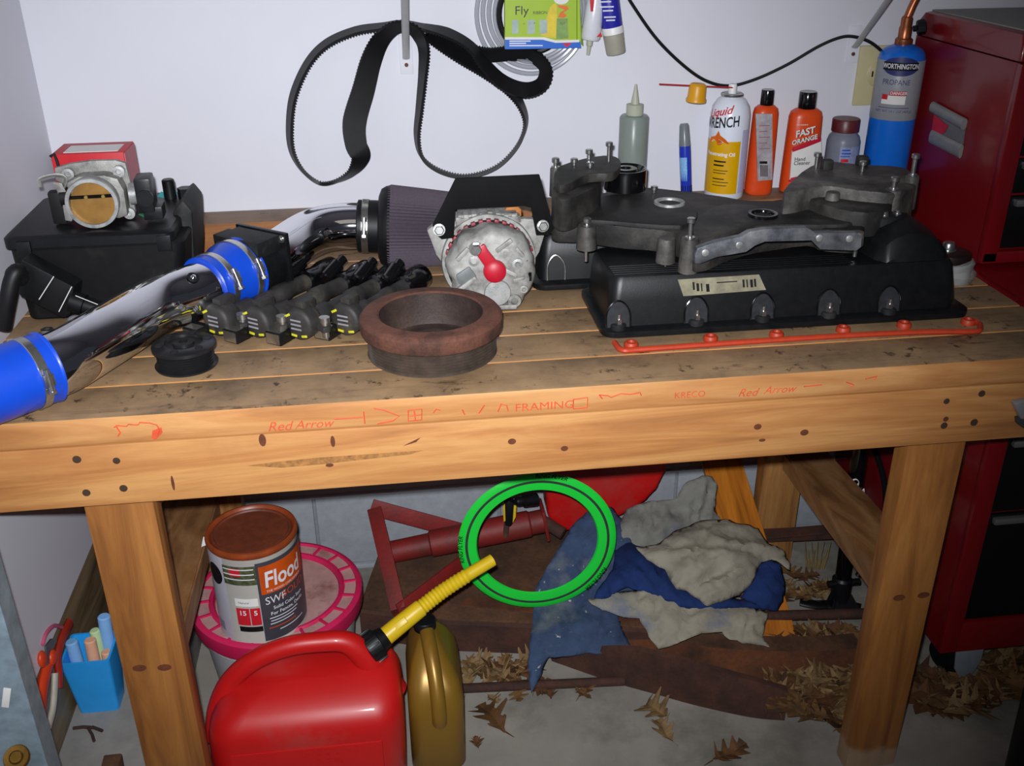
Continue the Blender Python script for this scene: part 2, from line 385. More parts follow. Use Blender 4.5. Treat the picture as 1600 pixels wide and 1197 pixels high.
M['yellowmark'] = plain('yellow_mark', 'c8c226', .6, var=.1)
M['teal'] = plain('teal_chalk', '2fb3b0', .8, var=.3, sc=300)
M['green_mark'] = plain('green_chalk', '1e8a57', .8, var=.3, sc=300)
M['rustring'] = rust('rusty_ring', '744838', '5f3a2c', '36221b', .8, 22)
M['darkrust'] = rust('dark_rust', '4b3a32', '3a2c27', '241c1a', .6, 26)
M['rim'] = plain('ribbed_steel', '6a5c52', .36, .6, var=.3, sc=50)
M['gasket'] = plain('orange_rubber', 'b0371a', .5, var=.12, sc=60)
def bolt(parent, p, L=.02, r=.0035, hr=.0062, hh=.006, axis=(0, 0, 1), mat=None, name='bolt', washer=True):
    p = V(p); a = V(axis).normalized(); g = G()
    g.cyl(p-a*L, p, r, n=10)
    if washer: g.cyl(p-a*.001, p+a*.0012, hr*1.25, n=14)
    g.lathe([(hr, 0), (hr, hh*.8), (hr*.82, hh), (0, hh)], p+a*.0012, a, n=6 if mat is None else 10)
    return part(name, g, mat or M['steel'], parent)
TOPZ = BH
# ------------------------------------------------------------------ black air box on the left
ab = thing('air_box', 'big black plastic air box in the left corner under the throttle body', 'air box', (.09, .43, TOPZ))
def rrect(x0, x1, y0, y1, z, r, n=5, dx=0):
    P = []
    for cx, cy, a in ((x1-r, y1-r, 0), (x0+r, y1-r, 90), (x0+r, y0+r, 180), (x1-r, y0+r, 270)):
        for k in range(n+1): t = rad(a+90*k/n); P.append(V((cx+r*cos(t), cy+r*sin(t), z)))
    return P
g = G(); g.loft([rrect(-.030, .196, .338, .53, TOPZ, .014), rrect(-.032, .200, .334, .53, TOPZ+.004, .018), rrect(-.034, .215, .326, .535, TOPZ+.112, .020), rrect(-.030, .212, .33, .53, TOPZ+.116, .02)])
part('body', g, M['blackmatte'], ab)
g = G(); g.loft([rrect(-.038, .202, .322, .54, TOPZ+.117, .016), rrect(-.038, .202, .322, .54, TOPZ+.130, .016), rrect(-.034, .198, .327, .536, TOPZ+.134, .014)])
part('lid', g, M['blackplastic'], ab)
g = G(); P0 = [A(262, 405, y=.40), A(270, 330, y=.40), A(285, 312, y=.40), A(300, 330, y=.40), A(304, 400, y=.40), A(302, 470, y=.40), A(270, 478, y=.40)]
g.prism(P0, (0, .11, 0), bev=.006); part('corner_bulge', g, M['blackdusty'], ab)
g = G(); g.cyl((.170, .50, TOPZ+.13), (.170, .50, TOPZ+.165), .010, n=16, bev=.002); g.cyl((.195, .5, TOPZ+.13), (.195, .5, TOPZ+.15), .013, n=6); part('vent_stub', g, M['blackplastic'], ab)
g = G(); g.prism([A(u, v, z=TOPZ+.1335) for u, v in ((246, 308), (252, 300), (262, 304), (276, 298), (277, 306), (262, 311))], (0, 0, .001)); part('chalk_mark', g, M['teal'], ab)
g = G(); g.prism([A(u, v, z=TOPZ+.1335) for u, v in ((216, 336), (226, 332), (237, 337), (226, 341))], (0, 0, .001)); part('chalk_mark', g, M['green_mark'], ab)
for u, v in ((28, 356), (250, 352)):
    c = A(u, v, y=.322); g = G(); g.box(c.x-.008, c.x+.012, .3175, .3225, TOPZ+.105, TOPZ+.128, bev=.001); part('clip', g, M['blackplastic'], ab)
# ------------------------------------------------------------------ red and white carton
cz = TOPZ+.134
cb = thing('parts_carton', 'small red and white carton standing behind the throttle body', 'carton', (.085, .47, cz))
g = G(); g.box(.018, .124, .440, .515, cz, cz+.090, bev=.0012); part('box', g, plain('red_carton', 'c01420', .5, var=.06), cb)
g = G(); g.box(.034, .114, .450, .495, cz+.090, cz+.0906); part('label_patch', g, M['paper'], cb)
g = G(); g.box(.1242, .1255, .442, .512, cz+.02, cz+.088); part('side_panel', g, plain('pink_carton', 'c06a74', .6), cb)
# ------------------------------------------------------------------ throttle body
tb = thing('throttle_body', 'cast aluminium throttle body with a round bore and brass plate on the air box', 'throttle body', (.09, .38, cz))
C0 = A(142, 312, y=.345); C0.z = cz+.0385
ax = V((.06, -1, .0)).normalized(); Mt = frame(C0, ax, (1, 0, 0))      # local z points at the viewer
def L(x, y, z): return Mt @ V((x, y, z))
g = G(); g.lathe([(.0315, .0), (.0365, .0), (.0375, -.003), (.0362, -.006), (.0362, -.05), (.0325, -.05), (.0322, -.004), (.0315, .0)], C0, ax, n=48); part('bore_ring', g, M['alumbright'], tb)
g = G(); a = .12
g.lathe([(0, 0), (.0318, 0), (.0318, -.0015), (0, -.0015)], L(0, -.002, -.0125), Mt.to_3x3() @ V((0, sin(a), cos(a))), n=36); part('butterfly_plate', g, M['brass'], tb)
g = G(); g.cyl(L(-.0315, .008, -.0105), L(.0315, .008, -.0105),   .0026, n=12); sh = part('shaft', g, M['blackgloss'], tb)
for x in (-.008, .016): part('screw', G().cyl(L(x, .008, -.0085), L(x, .008, -.0068), .003, .0026, n=10), plain('brass_screw', 'e0c070', .3, .9, var=0), sh)
g = G(); g.lathe([(.020, -.0105), (.021, -.0098), (.022, -.0105)], L(0, -.014, 0), ax, n=24, a0=pi*1.15, a1=pi*1.85); part('groove', g, M['alumbright'], tb)
g = G()
fl = [(-.052, .044), (-.030, .049), (0, .052), (.034, .051), (.048, .046), (.050, .020), (.050, -.030), (.046, -.034), (.034, -.036), (.030, -.030), (-.030, -.030), (-.040, -.01), (-.044, .018), (-.054, .026)]
g.prism([L(x, y, -.046) for x, y in fl], ax*-.010, bev=.002); part('flange', g, M['alum'], tb)
g = G(); g.prism([L(x, y, -.020) for x, y in ((-.034, .028), (-.015, .036), (.02, .036), (.038, .030), (.044, .012), (.043, -.026), (.03, -.03), (-.034, -.02))], ax*-.030, bev=.004)
bh = part('housing', g, M['alum'], tb)
bpy.context.view_layer.update()
for x, y in ((-.033, .036), (.038, .036), (.042, -.028)):
    g = G(); g.lathe([(.0085, -.044), (.0085, -.036), (.0045, -.0355), (.0042, -.040), (0, -.040)], L(x, y, 0), ax, n=16); part('mounting_ear', g, M['alumbright'], tb)
g = G(); g.tube(smoothpath([L(-.070, .024, -.02), L(-.068, .036, -.02), L(-.045, .040, -.022), L(-.034, .034, -.024), L(-.04, .02, -.024)], 6), (.0035, .0018), n=8)
g.prism([L(-.052, .030, -.02), L(-.040, .028, -.02), L(-.034, .005, -.02), L(-.032, -.018, -.02), L(-.037, -.030, -.02), L(-.046, -.028, -.02), L(-.045, 0, -.02)], ax*-.004, bev=.001); part('throttle_lever', g, M['alum'], tb)
g = G(); g.cyl(L(-.047, .005, -.03), L(-.030, .005, -.03), .014, n=18); g.box(-.066, -.046, -.036, .012, -.05, -.03, bev=.003, M=Mt); part('spring_drum', g, M['blackmatte'], tb)
g = G(); g.tube([L(-.058, .058, -.06), L(-.052, .062, -.06), L(-.050, .052, -.06), L(-.049, .036, -.06)], .0022, n=6); part('cable_hook', g, M['blackmatte'], tb)
g = G(); g.cyl(L(.050, .004, -.03), L(.062, .004, -.03), .016, n=20); part('sensor_collar', g, M['alumbright'], tb)
g = G(); g.box(.060, .084, -.022, .030, -.052, -.010, bev=.004, M=Mt); g.box(.066, .094, -.034, -.014, -.05, -.014, bev=.003, M=Mt); g.cyl(L(.074, .002, -.009), L(.074, .002, -.005), .012, n=18)
part('position_sensor', g, M['blackplastic'], tb)
# ------------------------------------------------------------------ black hose connector at the left
hc = thing('vacuum_connector', 'black plastic sensor box with hose stubs leaning on the air box front', 'sensor', (.06, .27, TOPZ))
y_ = .285
Q = [A(u, v, y=y_) for u, v in ((33, 405), (115, 448), (110, 492), (98, 498), (30, 462), (24, 440))]
g = G(); g.prism(Q, (.006, .03, .0), bev=.003); part('box', g, M['blackplastic'], hc)
g = G(); g.prism([A(u, v, y=y_-.002) for u, v in ((82, 432), (112, 447), (92, 490), (62, 478))], (0, .003, 0), bev=.001); part('cover_plate', g, M['blackmatte'], hc)
for (a_, b_) in (((84, 432), (61, 468)), ((112, 448), (92, 487))):
    part('white_line', G().tube([A(*a_, y=y_-.004), A(*b_, y=y_-.004)], .0007, n=5), M['paper'], hc)
g = G(); g.tube(smoothpath([A(32, 428, y=.27), A(26, 424, y=.262), A(18, 440, y=.255), A(12, 470, y=.25), A(5, 512, y=.25)], 6), .0115, n=14); g.cyl(A(33, 436, y=.272), A(20, 425, y=.26), .0125, n=14); part('hose_stub', g, M['rubber'], hc)
g = G(); p0, p1 = A(112, 470, y=.292), A(178, 492, y=.285); g.cyl(p0, p0+(p1-p0)*.3, .016, n=18); g.cyl(p0+(p1-p0)*.3, p1, .0135, n=18, bev=.001); g.cyl(p1, p1+(p1-p0)*.1, .009, n=14); cs = part('connector_sleeve', g, M['blackplastic'], hc)
g = G(); g.tube([A(118, 462, y=.274), A(158, 478, y=.268)], .0006, n=5); part('white_line', g, M['paper'], hc)
g = G(); g.sphere(A(118, 500, y=.27), .009, sc=(1.3, 1, .8)); part('grey_tip', g, plain('grey_plastic', '77777a', .5), hc)
nb = thing('loose_nut', 'small shiny nut lying left behind the chrome pipe', 'nut', A(75, 522, z=TOPZ))
c = A(75, 522, z=TOPZ)
g = G(); g.lathe([(.004, 0), (.010, 0), (.011, .002), (.0095, .008), (.004, .008), (.004, 0)], c, n=6); part('nut', g, M['steel'], nb)
g = G(); g.lathe([(.0105, 0), (.014, 0), (.014, .0015), (.0105, .0015)], c, n=18); part('washer', g, M['steel'], nb)
# ------------------------------------------------------------------ cold air intake
ci = thing('cold_air_intake', 'chrome intake pipe with blue rubber couplers, black sensor and grey cone filter', 'intake pipe', (.25, .28, TOPZ))
pL = V((.030, .004, TOPZ+.0485)); pR = V((.254, .302, TOPZ+.0565)); dr = (pR-pL).normalized()
RP = .0405
zP = TOPZ+.0500
ph = A(100, 564, z=zP); da = (A(120, 556, z=zP)-A(20, 592, z=zP)).normalized()
path = smoothpath([ph-da*.15, ph-da*.11, ph-da*.07, ph-da*.035, ph, A(168, 524, z=zP+.002), A(245, 478, z=zP+.004), pR-dr*.03, pR+dr*.02], 10)
g = G()
inner = RP-.002
g.tube(path, RP, n=48); part('chrome_pipe', g, M['chrome'], ci)
hp = pL+dr*.318; nup = V((dr.y, -dr.x, 0)).normalized()*.55+V((0, 0, .84)); nup = (nup-dr*nup.dot(dr)).normalized()
g = G(); g.lathe([(.0052, -.003), (.0052, .0004), (.0075, .0008), (.0085, .0002), (.0085, -.002)], hp+nup*RP*1.0, nup, n=20); gm = part('grommet', g, M['rubber'], ci)
g = G(); g.lathe([(0, .0025), (.003, .002), (.0048, 0), (.0048, -.002)], hp+nup*RP, nup, n=14); part('plug', g, M['chrome'], gm)
def coupler(p0, p1, r0, r1, step=.5):
    p0 = V(p0); p1 = V(p1); Lc = (p1-p0).length
    g = G(); g.lathe([(r0-.006, .001), (r0, 0), (r0+.0015, .002), (r0+.001, .004), (r0, .005), (r0, Lc*step-.008), (r1, Lc*step+.008), (r1, Lc-.005), (r1+.001, Lc-.004), (r1+.0015, Lc-.001), (r1, Lc), (r1-.005, Lc)], p0, p1-p0, n=48)
    return part('coupler', g, M['silicone'], ci)
def clamp(cp, p, axis, r, hv):
    p = V(p); a = V(axis).normalized(); h = V(hv); h = (h-a*h.dot(a)).normalized()
    g = G(); g.lathe([(r, -.0055), (r+.0012, -.0055), (r+.0012, .0055), (r, .0055)], p, a, n=48); g.lathe([(r+.0012, -.0055), (r+.002, -.005), (r+.0012, -.0045)], p, a, n=48)
    c_ = part('clamp', g, M['clampsteel'], cp)
    t = a.cross(h); q = p+h*(r+.005); Mf = MX((a, t, h)).transposed().to_4x4(); Mf.translation = q
    g = G(); g.box(-.0065, .0065, -.008, .008, -.004, .003, bev=.0015, M=Mf); g.cyl(Mf @ V((0, -.014, 0)), Mf @ V((0, .014, 0)), .0042, n=14); g.cyl(Mf @ V((0, .014, 0)), Mf @ V((0, .018, 0)), .0052, n=6)
    part('screw_housing', g, M['steel'], cp); return c_
hv = V((.75, -.60, .35))
k0 = ph-da*.149; k1 = ph-da*.022; kd_ = da; c1 = coupler(k0, k1, RP+.0045, RP+.0045); clamp(c1, k1-kd_*.024, kd_, RP+.0045, V((.25, -.95, .1)))
qs = pR-dr*.020; qe = pR+dr*.062
c2 = coupler(qs, qe, RP+.0045, RP+.0105, .52); clamp(c2, qs+dr*.022, dr, RP+.0045, hv); clamp(c2, qe-dr*.016, dr, RP+.0105, hv)
# sensor housing, axis turning towards +x
m0 = qe-dr*.006; md = V((dr.x*1.05, dr.y, .02)).normalized(); m1 = m0+md*.052
g = G(); g.lathe([(.046, 0), (.049, .002), (.049, .052), (.044, .054)], m0, md, n=40, cap=True)
part('sensor_housing', g, M['blackplastic'], ci)
Mm = frame(m1, md, (md.y, -md.x, 0))
s_ = .052
g = G(); g.box(-s_, s_, -s_, s_, 0, .008, bev=.002, M=Mm); flg = part('sensor_flange', g, M['blackplastic'], ci)
for sx in (-1, 1):
    for sy in (-1, 1):
        bolt(flg, Mm @ V((sx*.043, sy*.043, 0)), .004, .003, .0052, .004, -md, mat=M['steel'])
g = G(); Mq = frame(m0+md*.024+V((0, 0, .043)), md, (md.y, -md.x, 0)); g.box(-.042, .044, -.008, .017, -.026, .024, bev=.003, M=Mq); g.box(-.058, -.040, -.004, .012, -.016, .018, bev=.002, M=Mq)
part('sensor_module', g, M['blackdusty'], ci)
# elbow and filter
e0 = m1+md*.004; e3 = A(566, 353, y=.505)
fx = V((1, -.06, -.06)).normalized(); bz = (e0, e0+md*.085, e3-fx*.10, e3+fx*.004)
epath = [bz[0]*(1-t)**3+bz[1]*3*t*(1-t)**2+bz[2]*3*t*t*(1-t)+bz[3]*t**3 for t in [i/44 for i in range(45)]]
g = G(); g.tube(epath, .0385, n=40); part('chrome_elbow', g, M['chrome'], ci)
fx = V((1, -.06, -.06)).normalized()
g = G(); g.lathe([(.040, -.028), (.0435, -.026), (.0435, .014), (.056, .018), (.060, .024), (.060, .03)], e3+fx*.02, fx, n=44); fc = part('filter_neck', g, M['rubber'], ci)
clamp(fc, e3+fx*.006, fx, .0437, V((0, -1, .3)))
NP = 76; loops = []
f0 = e3+fx*.044; Mf_ = frame(f0, fx, (0, -1, 0))
def ringp(x, r, amp): return [Mf_ @ V(((r+(amp if k % 2 else -amp))*cos(pi*k/NP), (r+(amp if k % 2 else -amp))*sin(pi*k/NP), x)) for k in range(2*NP)]
g = G(); g.loft([ringp(-.012, .050, 0), ringp(-.006, .064, .0), ringp(0, .068, .0004), ringp(.004, .0685, .0016), ringp(.06, .064, .0016), ringp(.125, .058, .0016), ringp(.13, .055, 0)], cap=True); part('cone_filter', g, M['filter'], ci, smooth=25)
g = G(); g.lathe([(.056, .124), (.059, .126), (.059, .142), (.05, .146), (0, .146)], f0, fx, n=40); part('filter_cap', g, M['rubber'], ci)
g = G(); g.lathe([(.052, -.016), (.0625, -.012), (.0675, -.004), (.0690, .004), (.0675, .004)], f0, fx, n=44); part('filter_rim', g, M['rubber'], ci)
# ------------------------------------------------------------------ small black pulley
c = A(285, 589, z=TOPZ)+V((0, .039, 0))
sp = thing('idler_pulley', 'small black ribbed pulley lying near the left front of the bench', 'pulley', c)
R_ = .041; prof = [(.0, .006), (R_*.55, .006), (R_*.9, .001), (R_, 0), (R_+.001, .003)]
z = .004
for k in range(6): prof += [(R_-.003, z), (R_-.0065, z+.0017), (R_-.003, z+.0034)]; z += .0036
prof += [(R_, z), (R_+.0015, z+.001), (R_+.0015, z+.0055), (R_-.002, z+.008), (R_*.62, z+.0085), (R_*.60, z+.005), (R_*.36, z+.005), (R_*.34, z+.009), (.006, z+.009), (.006, z+.004), (0, z+.004)]
part('wheel', G().lathe(prof, c, n=48), plain('pulley_black', '202022', .28, .2, var=.2), sp)
for k in range(6):
    t = k*pi/3+.3; part('boss', G().cyl(c+V((R_*.78*cos(t), R_*.78*sin(t), z+.0075)), c+V((R_*.78*cos(t), R_*.78*sin(t), z+.0092)), .0055, n=12), M['blackdusty'], sp)
# ------------------------------------------------------------------ rusty crank pulley
c = A(682, 591, z=TOPZ)+V((0, .088, 0))
cp = thing('crank_pulley', 'heavy rusty crankshaft pulley ring lying open side up in front', 'pulley', c)
R_ = .0925; prof = [(.068, .002), (R_-.006, 0), (R_-.002, .002)]; z = .003
for k in range(7): prof += [(R_-.003, z), (R_-.0072, z+.0021), (R_-.003, z+.0042)]; z += .0043
prof += [(R_-.004, z+.001), (R_-.006, z+.004)]
part('ribbed_band', G().lathe(prof, c, n=72), M['rim'], cp)
prof = [(R_-.004, z+.001), (R_+.004, z+.0025), (R_+.006, z+.006), (R_+.006, z+.021), (R_+.002, z+.026), (R_-.002, z+.027), (.074, z+.0275), (.0715, z+.0255)]
part('outer_ring', G().lathe(prof, c, n=72), M['rustring'], cp)
prof = [(.0715, z+.0255), (.0705, .018), (.069, .012), (.060, .010), (.055, .012), (.034, .012), (.030, .02), (.020, .02), (.018, .006), (.0, .006)]
part('inner_web', G().lathe(prof, c, n=64), M['darkrust'], cp)
for k in range(3):
    t = rad(215+k*32); bolt(cp, c+V((.046*cos(t), .046*sin(t), .012)), .004, .004, .006, .004, mat=None)
# ------------------------------------------------------------------ ignition coils
def coil(label):
    t = thing('ignition_coil', label, 'ignition coil', (0, 0, 0)); z = V((0, 0, 0))
    # local: head centre at origin, body runs along +y, lies at height .022
    h = .021
    g = G(); g.lathe([(0, -.004), (.0145, -.0035), (.0180, -.001), (.0190, .002), (.0190, .018), (.015, .024), (.011, .030)], (0, 0, h), (0, 1, .0), n=28); hd = part('head', g, M['coilgrey'], t, local=True)
    g = G()
    for q in range(3): g.box(-.007, .007, -.0048, -.0042, h+.006-.005*q-.0014, h+.006-.005*q+.0006)
    part('print', g, plain('grey_print', '8d8a90', .6), hd, local=True)
    for (x, zz, r) in ((-.011, .010, .5), (-.004, -.0125, -.1), (.010, -.0115, .2)):
        g = G(); Mx = frame((x, -.0035, h+zz), (0, -1, 0), (cos(r), 0, sin(r))); g.box(-.0038, .0038, -.0014, .0014, 0, .0012, bev=.0005, M=Mx); part('paint_dab', g, M['yellowmark'], hd, local=True)
    g = G(); g.lathe([(.011, 0), (.0125, .006), (.0125, .03), (.0095, .034), (.0095, .075), (.0115, .078), (.0115, .098), (.010, .10), (.010, .135), (.012, .138)], (0, .026, h-.003), (0, 1, -.02), n=20); part('stem', g, M['coilgrey'], t, local=True)
    g = G(); g.lathe([(.008, 0), (.0135, .002), (.0145, .008), (.0135, .02), (.0150, .028), (.0165, .036), (.0165, .056), (.013, .062), (.008, .062), (.006, .05), (0, .05)], (0, .160, h-.005), (0, 1, -.01), n=24); part('rubber_boot', g, M['blackgloss'], t, local=True)
    g = G(); g.cyl((-.018, .150, h+.002), (-.016, .178, h+.014), .009, n=14, bev=.002); g.cyl((-.016, .176, h+.013), (-.0155, .188, h+.018), .006, n=12); part('bolt_sleeve', g, M['blackgloss'], t, local=True)
    g = G(); g.box(-.006, .006, .004, .030, h+.012, h+.024, bev=.002); g.prism([V((.010, .012, h-.006)), V((.030, .006, h-.008)), V((.034, .014, h-.008)), V((.030, .022, h-.006)), V((.012, .028, h-.004))], (0, 0, .007), bev=.0015); part('mounting_tab', g, M['coilgrey'], t, local=True)
    g = G(); g.cyl((.027, .014, h-.015), (.027, .014, h+.005), .0042, n=12); g.cyl((.027, .014, h+.003), (.027, .014, h+.009), .0062, n=12); part('mounting_bolt', g, M['steel'], t, local=True)
    g = G(); g.box(-.022, -.008, -.002, .020, h-.020, h-.009, bev=.002); g.box(-.030, -.009, -.024, -.001, h-.0205, h-.0055, bev=.0015); part('connector', g, M['blackplastic'], t, local=True)
    g = G(); g.box(-.0285, -.0105, -.0246, -.0238, h-.0190, h-.0070); g.box(-.0285, -.0105, -.022, -.010, h-.0056, h-.0050); part('connector_face', g, M['clampsteel'], t, local=True)
    return t
cl0 = coil('leftmost of the four black ignition coils lying side by side')
grp = 'ignition coils lying in a row'
spots = [((340, 513), (520, 428)), ((402, 516), (575, 433)), ((468, 519), (620, 436)), ((540, 512), (658, 440))]
labs = ['leftmost of the four black ignition coils lying side by side', 'second ignition coil from the left, its head between two grey connectors', 'third ignition coil from the left of the four in a row', 'rightmost ignition coil, nearest the rusty pulley, with a bright bolt']
for i, ((u0, v0), (u1, v1)) in enumerate(spots):
    a_ = A(u0, v0+6, z=TOPZ+.010); b_ = A(u1, v1+2, z=TOPZ+.010); d_ = b_-a_; rz = atan2(-d_.x, d_.y)
    o = cl0 if i == 0 else dup(cl0, (0, 0, 0), (0, 0, 0), labs[i], grp)
    o.location = (a_.x, a_.y, TOPZ+.0012); o.rotation_euler = (0, 0, rz); k = d_.length/.216
    o['group'] = grp; o.scale = (1.28, k, 1.28)
lb = thing('coil_boot', 'thin black rubber tube lying beneath the chrome pipe', 'rubber tube', A(260, 515, z=TOPZ))
g = G(); g.tube(smoothpath([A(197, 548, z=TOPZ+.010), A(240, 522, z=TOPZ+.011), A(290, 492, z=TOPZ+.012), A(328, 474, z=TOPZ+.012)], 6), lambda t: .0085+.003*t, n=12); part('tube', g, M['blackgloss'], lb)
g = G(); a_, b_ = A(300, 487, z=TOPZ+.012), A(322, 476, z=TOPZ+.012); g.cyl(a_, b_, .0128, n=16); part('collar', g, M['blackplastic'], lb)
# ------------------------------------------------------------------ alternator
al = thing('alternator', 'grey cast alternator with a red terminal boot and a black bracket plate behind', 'alternator', (.67, .33, TOPZ))
a0 = A(769, 432, y=.262); a0.z = TOPZ+.0665; ad_ = V((-.03, -1, .05)).normalized()
Ma = frame(a0, ad_, (1, 0, 0)) @ MX.Scale(.90, 4)               # local +z towards the viewer
def T(x, y, z): return Ma @ V((x, y, z))
def irregular(r, amp, n=56, seed=1, flat=None):
    out = []
    for k in range(n):
        t = 2*pi*k/n; rr = r*(1+amp*noise.noise(V((cos(t)*2.2, sin(t)*2.2, seed)))); out.append((rr*cos(t), rr*sin(t)))
    return out
# rear casting as stacked rings of an irregular outline
rings = []
for r, z in ((.060, -.045), (.073, -.043), (.0745, -.020), (.0725, -.008), (.066, .001), (.050, .006)):
    rings.append([T(x, y, z) for x, y in irregular(r, .11)])
g = G(); g.loft(rings).subdiv(1).jitter(.0028, 75); part('rear_housing', g, M['alt'], al)
g = G(); g.lathe([(.054, -.041), (.0655, -.041), (.066, -.055), (.054, -.055)], a0, ad_, n=48); part('stator', g, M['blackmatte'], al)
for k in range(15):
    t = rad(18+k*10.3); c_ = T(.0735*cos(t), .0735*sin(t), -.0525); Mx = frame(c_, ad_, (cos(t), 0, sin(t)))
    part('winding', G().box(-.0032, .0032, -.0036, .0036, -.0055, .0055, bev=.0012, M=Mx), plain('red_winding', '8a1f2c', .45, var=.3) if k == 0 else bpy.data.materials['red_winding'], al)
rings = []
for r, z in ((.060, -.060), (.080, -.062), (.082, -.075), (.081, -.105), (.074, -.125), (.05, -.13)):
    rings.append([T(x, y*1.02, z) for x, y in irregular(r, .03, seed=4)])
g = G(); g.loft(rings); part('front_housing', g, M['alt'], al)
g = G(); g.prism([T(x, y, -.072) for x, y in ((-.104, .056), (-.088, .068), (-.062, .070), (.062, .070), (.086, .068), (.102, .056), (.088, .010), (.07, -.02), (-.07, -.02), (-.090, .012))], ad_*-.016, bev=.003); part('mounting_flange', g, M['alt'], al)
for k in range(8):
    x = -.050+k*.0135; h = .010+.006*((k*5) % 3)/2
    Mx = Ma @ MX.Translation((x, .080-abs(k-3.5)*.0020, -.085)); part('cooling_fin', G().box(-.0045, .0045, -h, h*.4, -.018, .018, bev=.002, M=Mx), M['alt'], al)
g = G(); g.loft([[T(x, y, z) for x, y in ((-.056, .060), (-.054, .080), (.054, .080), (.058, .060))] for z in (-.066, -.12)]); bmesh.ops.bevel(g.bm, geom=g.bm.edges[:], offset=.004, segments=2, affect='EDGES'); part('top_casting', g, M['alt'], al)
g = G(); g.prism([T(x, y, -.095) for x, y in ((.030, .078), (.036, .087), (.052, .087), (.060, .080), (.060, .068), (.05, .068))], ad_*-.01, bev=.002); part('orange_highlight', g, plain('highlight_orange', 'b06a22', .6), al)  # orange highlight on the casting, put in as a coloured edge piece
# bracket plate
g = G(); b_ = [A(u, v, y=.314) for u, v in ((712, 279), (843, 273), (866, 357), (858, 368), (838, 368), (830, 325), (818, 322), (712, 328), (709, 372), (690, 374), (678, 364), (676, 352))]
g.prism(b_, (0, .005, 0), bev=.001); br = part('bracket_plate', g, plain('bracket_black', '070708', .75, var=.3, spec=.2), al)
for u, v in ((686, 359), (848, 353)): bolt(br, A(u, v, y=.313), .006, .004, .0075, .007, (0, -1, .15))
# details of the rear face
def onrear(x, y, z=.004): return T(x, y, z)
g = G(); pts = [(-.012, .0)]
g.lathe([(.0, .012), (.012, .0115), (.0165, .008), (.0175, .0), (.0175, -.004)], onrear(.004, .004, .004), ad_, n=28)
g.prism([onrear(x, y, .003) for x, y in ((-.012, .012), (.012, .016), (-.006, .040), (-.012, .052), (-.026, .046), (-.027, .036))], ad_*.009, bev=.003)
part('terminal_boot', g, M['redplastic'], al, label='red rubber boot over the terminal')
bolt(al, onrear(-.026, .043, .006), .008, .005, .0085, .009, ad_)
g = G(); g.prism([onrear(x, y, .002) for x, y in ((-.060, .000), (-.038, .014), (-.026, -.004), (-.036, -.018), (-.056, -.016))], ad_*.006, bev=.002); part('regulator', g, plain('regulator_grey', '6f7473', .5, var=.2), al)
g = G(); g.prism([onrear(x, y, .000) for x, y in ((-.064, -.026), (-.058, -.032), (-.024, -.008), (-.030, -.002))], ad_*.010, bev=.003); part('strut', g, M['alt'], al)
g = G(); g.lathe([(0, .009), (.019, .008), (.021, .004), (.021, -.006)], onrear(.008, -.034, .0), ad_, n=30); part('bearing_cover', g, M['alumbright'], al)
for i, (x, y, r) in enumerate(((.036, -.050, .010), (.042, .014, .008), (.022, .034, .007), (-.03, .022, .008), (.052, -.03, .006), (-.014, -.05, .006))):
    g = G(); g.lathe([(r*1.2, -.008), (r, .006), (r*.55, .0065), (r*.5, .002), (0, .002)], onrear(x, y, .0), ad_, n=18); part('screw_boss', g, M['alumbright'] if i % 2 else M['alt'], al)
for i, (x, y, sx, sy, r) in enumerate(((.020, .046, .016, .004, .6), (-.048, .034, .014, .004, .8), (.03, .0, .012, .0035, -.5), (.044, -.012, .010, .003, .2), (.02, -.060, .02, .004, 0), (.046, .034, .010, .003, -.9))):
    Mx = Ma @ MX.Translation((x, y, .002)) @ MX.Rotation(r, 4, 'Z'); part('rib', G().box(-sx, sx, -sy, sy, -.01, .006, bev=.002, M=Mx), M['alt'], al)
for x, y in ((.056, .012), (.062, -.010)):
    g = G(); g.lathe([(0, .0), (.006, .0)], onrear(x, y, -.0015), ad_, n=12); Mx = Ma @ MX.Translation((x, y, -.002)); g = G().box(-.004, .004, -.008, .008, -.004, .0045, bev=.002, M=Mx); part('vent_slot', g, M['blackgloss'], al)
# ------------------------------------------------------------------ valve covers
VT = .084
def valve_cover(name, label, xa, xb, ya, yb, hump, grp=None):
    t = thing(name, label, 'valve cover', ((xa+xb)/2, (ya+yb)/2, TOPZ)); z = TOPZ+.0
    g = G(); g.loft([rrect(xa, xb, ya, yb, z+.001, .022), rrect(xa-.001, xb+.001, ya-.001, yb+.001, z+.005, .024), rrect(xa-.001, xb+.001, ya-.001, yb+.001, z+.010, .024), rrect(xa+.005, xb-.005, ya+.005, yb-.005, z+.0135, .02)])
    part('flange', g, M['blackplastic'], t)
    g = G(); x0, x1, y0, y1 = xa+.010, xb-.022, ya+.013, yb-.012
    g.loft([rrect(x0, x1, y0, y1, z+.011, .014), rrect(x0+.001, x1-.002, y0+.004, y1-.003, z+.05, .016), rrect(x0+.003, x1-.004, y0+.010, y1-.008, z+VT-.008, .018), rrect(x0+.007, x1-.008, y0+.014, y1-.012, z+VT-.001, .016), rrect(x0+.014, x1-.015, y0+.021, y1-.018, z+VT, .012)])
    part('box', g, M['blackplastic'], t)
    for k in range(5):
        g = G(); yy = y0+.022+k*.0085; g.box(x0+.010, x1-.16, yy, yy+.0042, z+VT-.001, z+VT+.0014, bev=.0008); part('top_rib', g, M['blackplastic'], t)
    return t, x0, x1, y0, y1, z
vc, x0, x1, y0, y1, z = valve_cover('valve_cover', 'long black valve cover at the front right of the bench with a grey sticker', .812, 1.372, .142, .325, True)
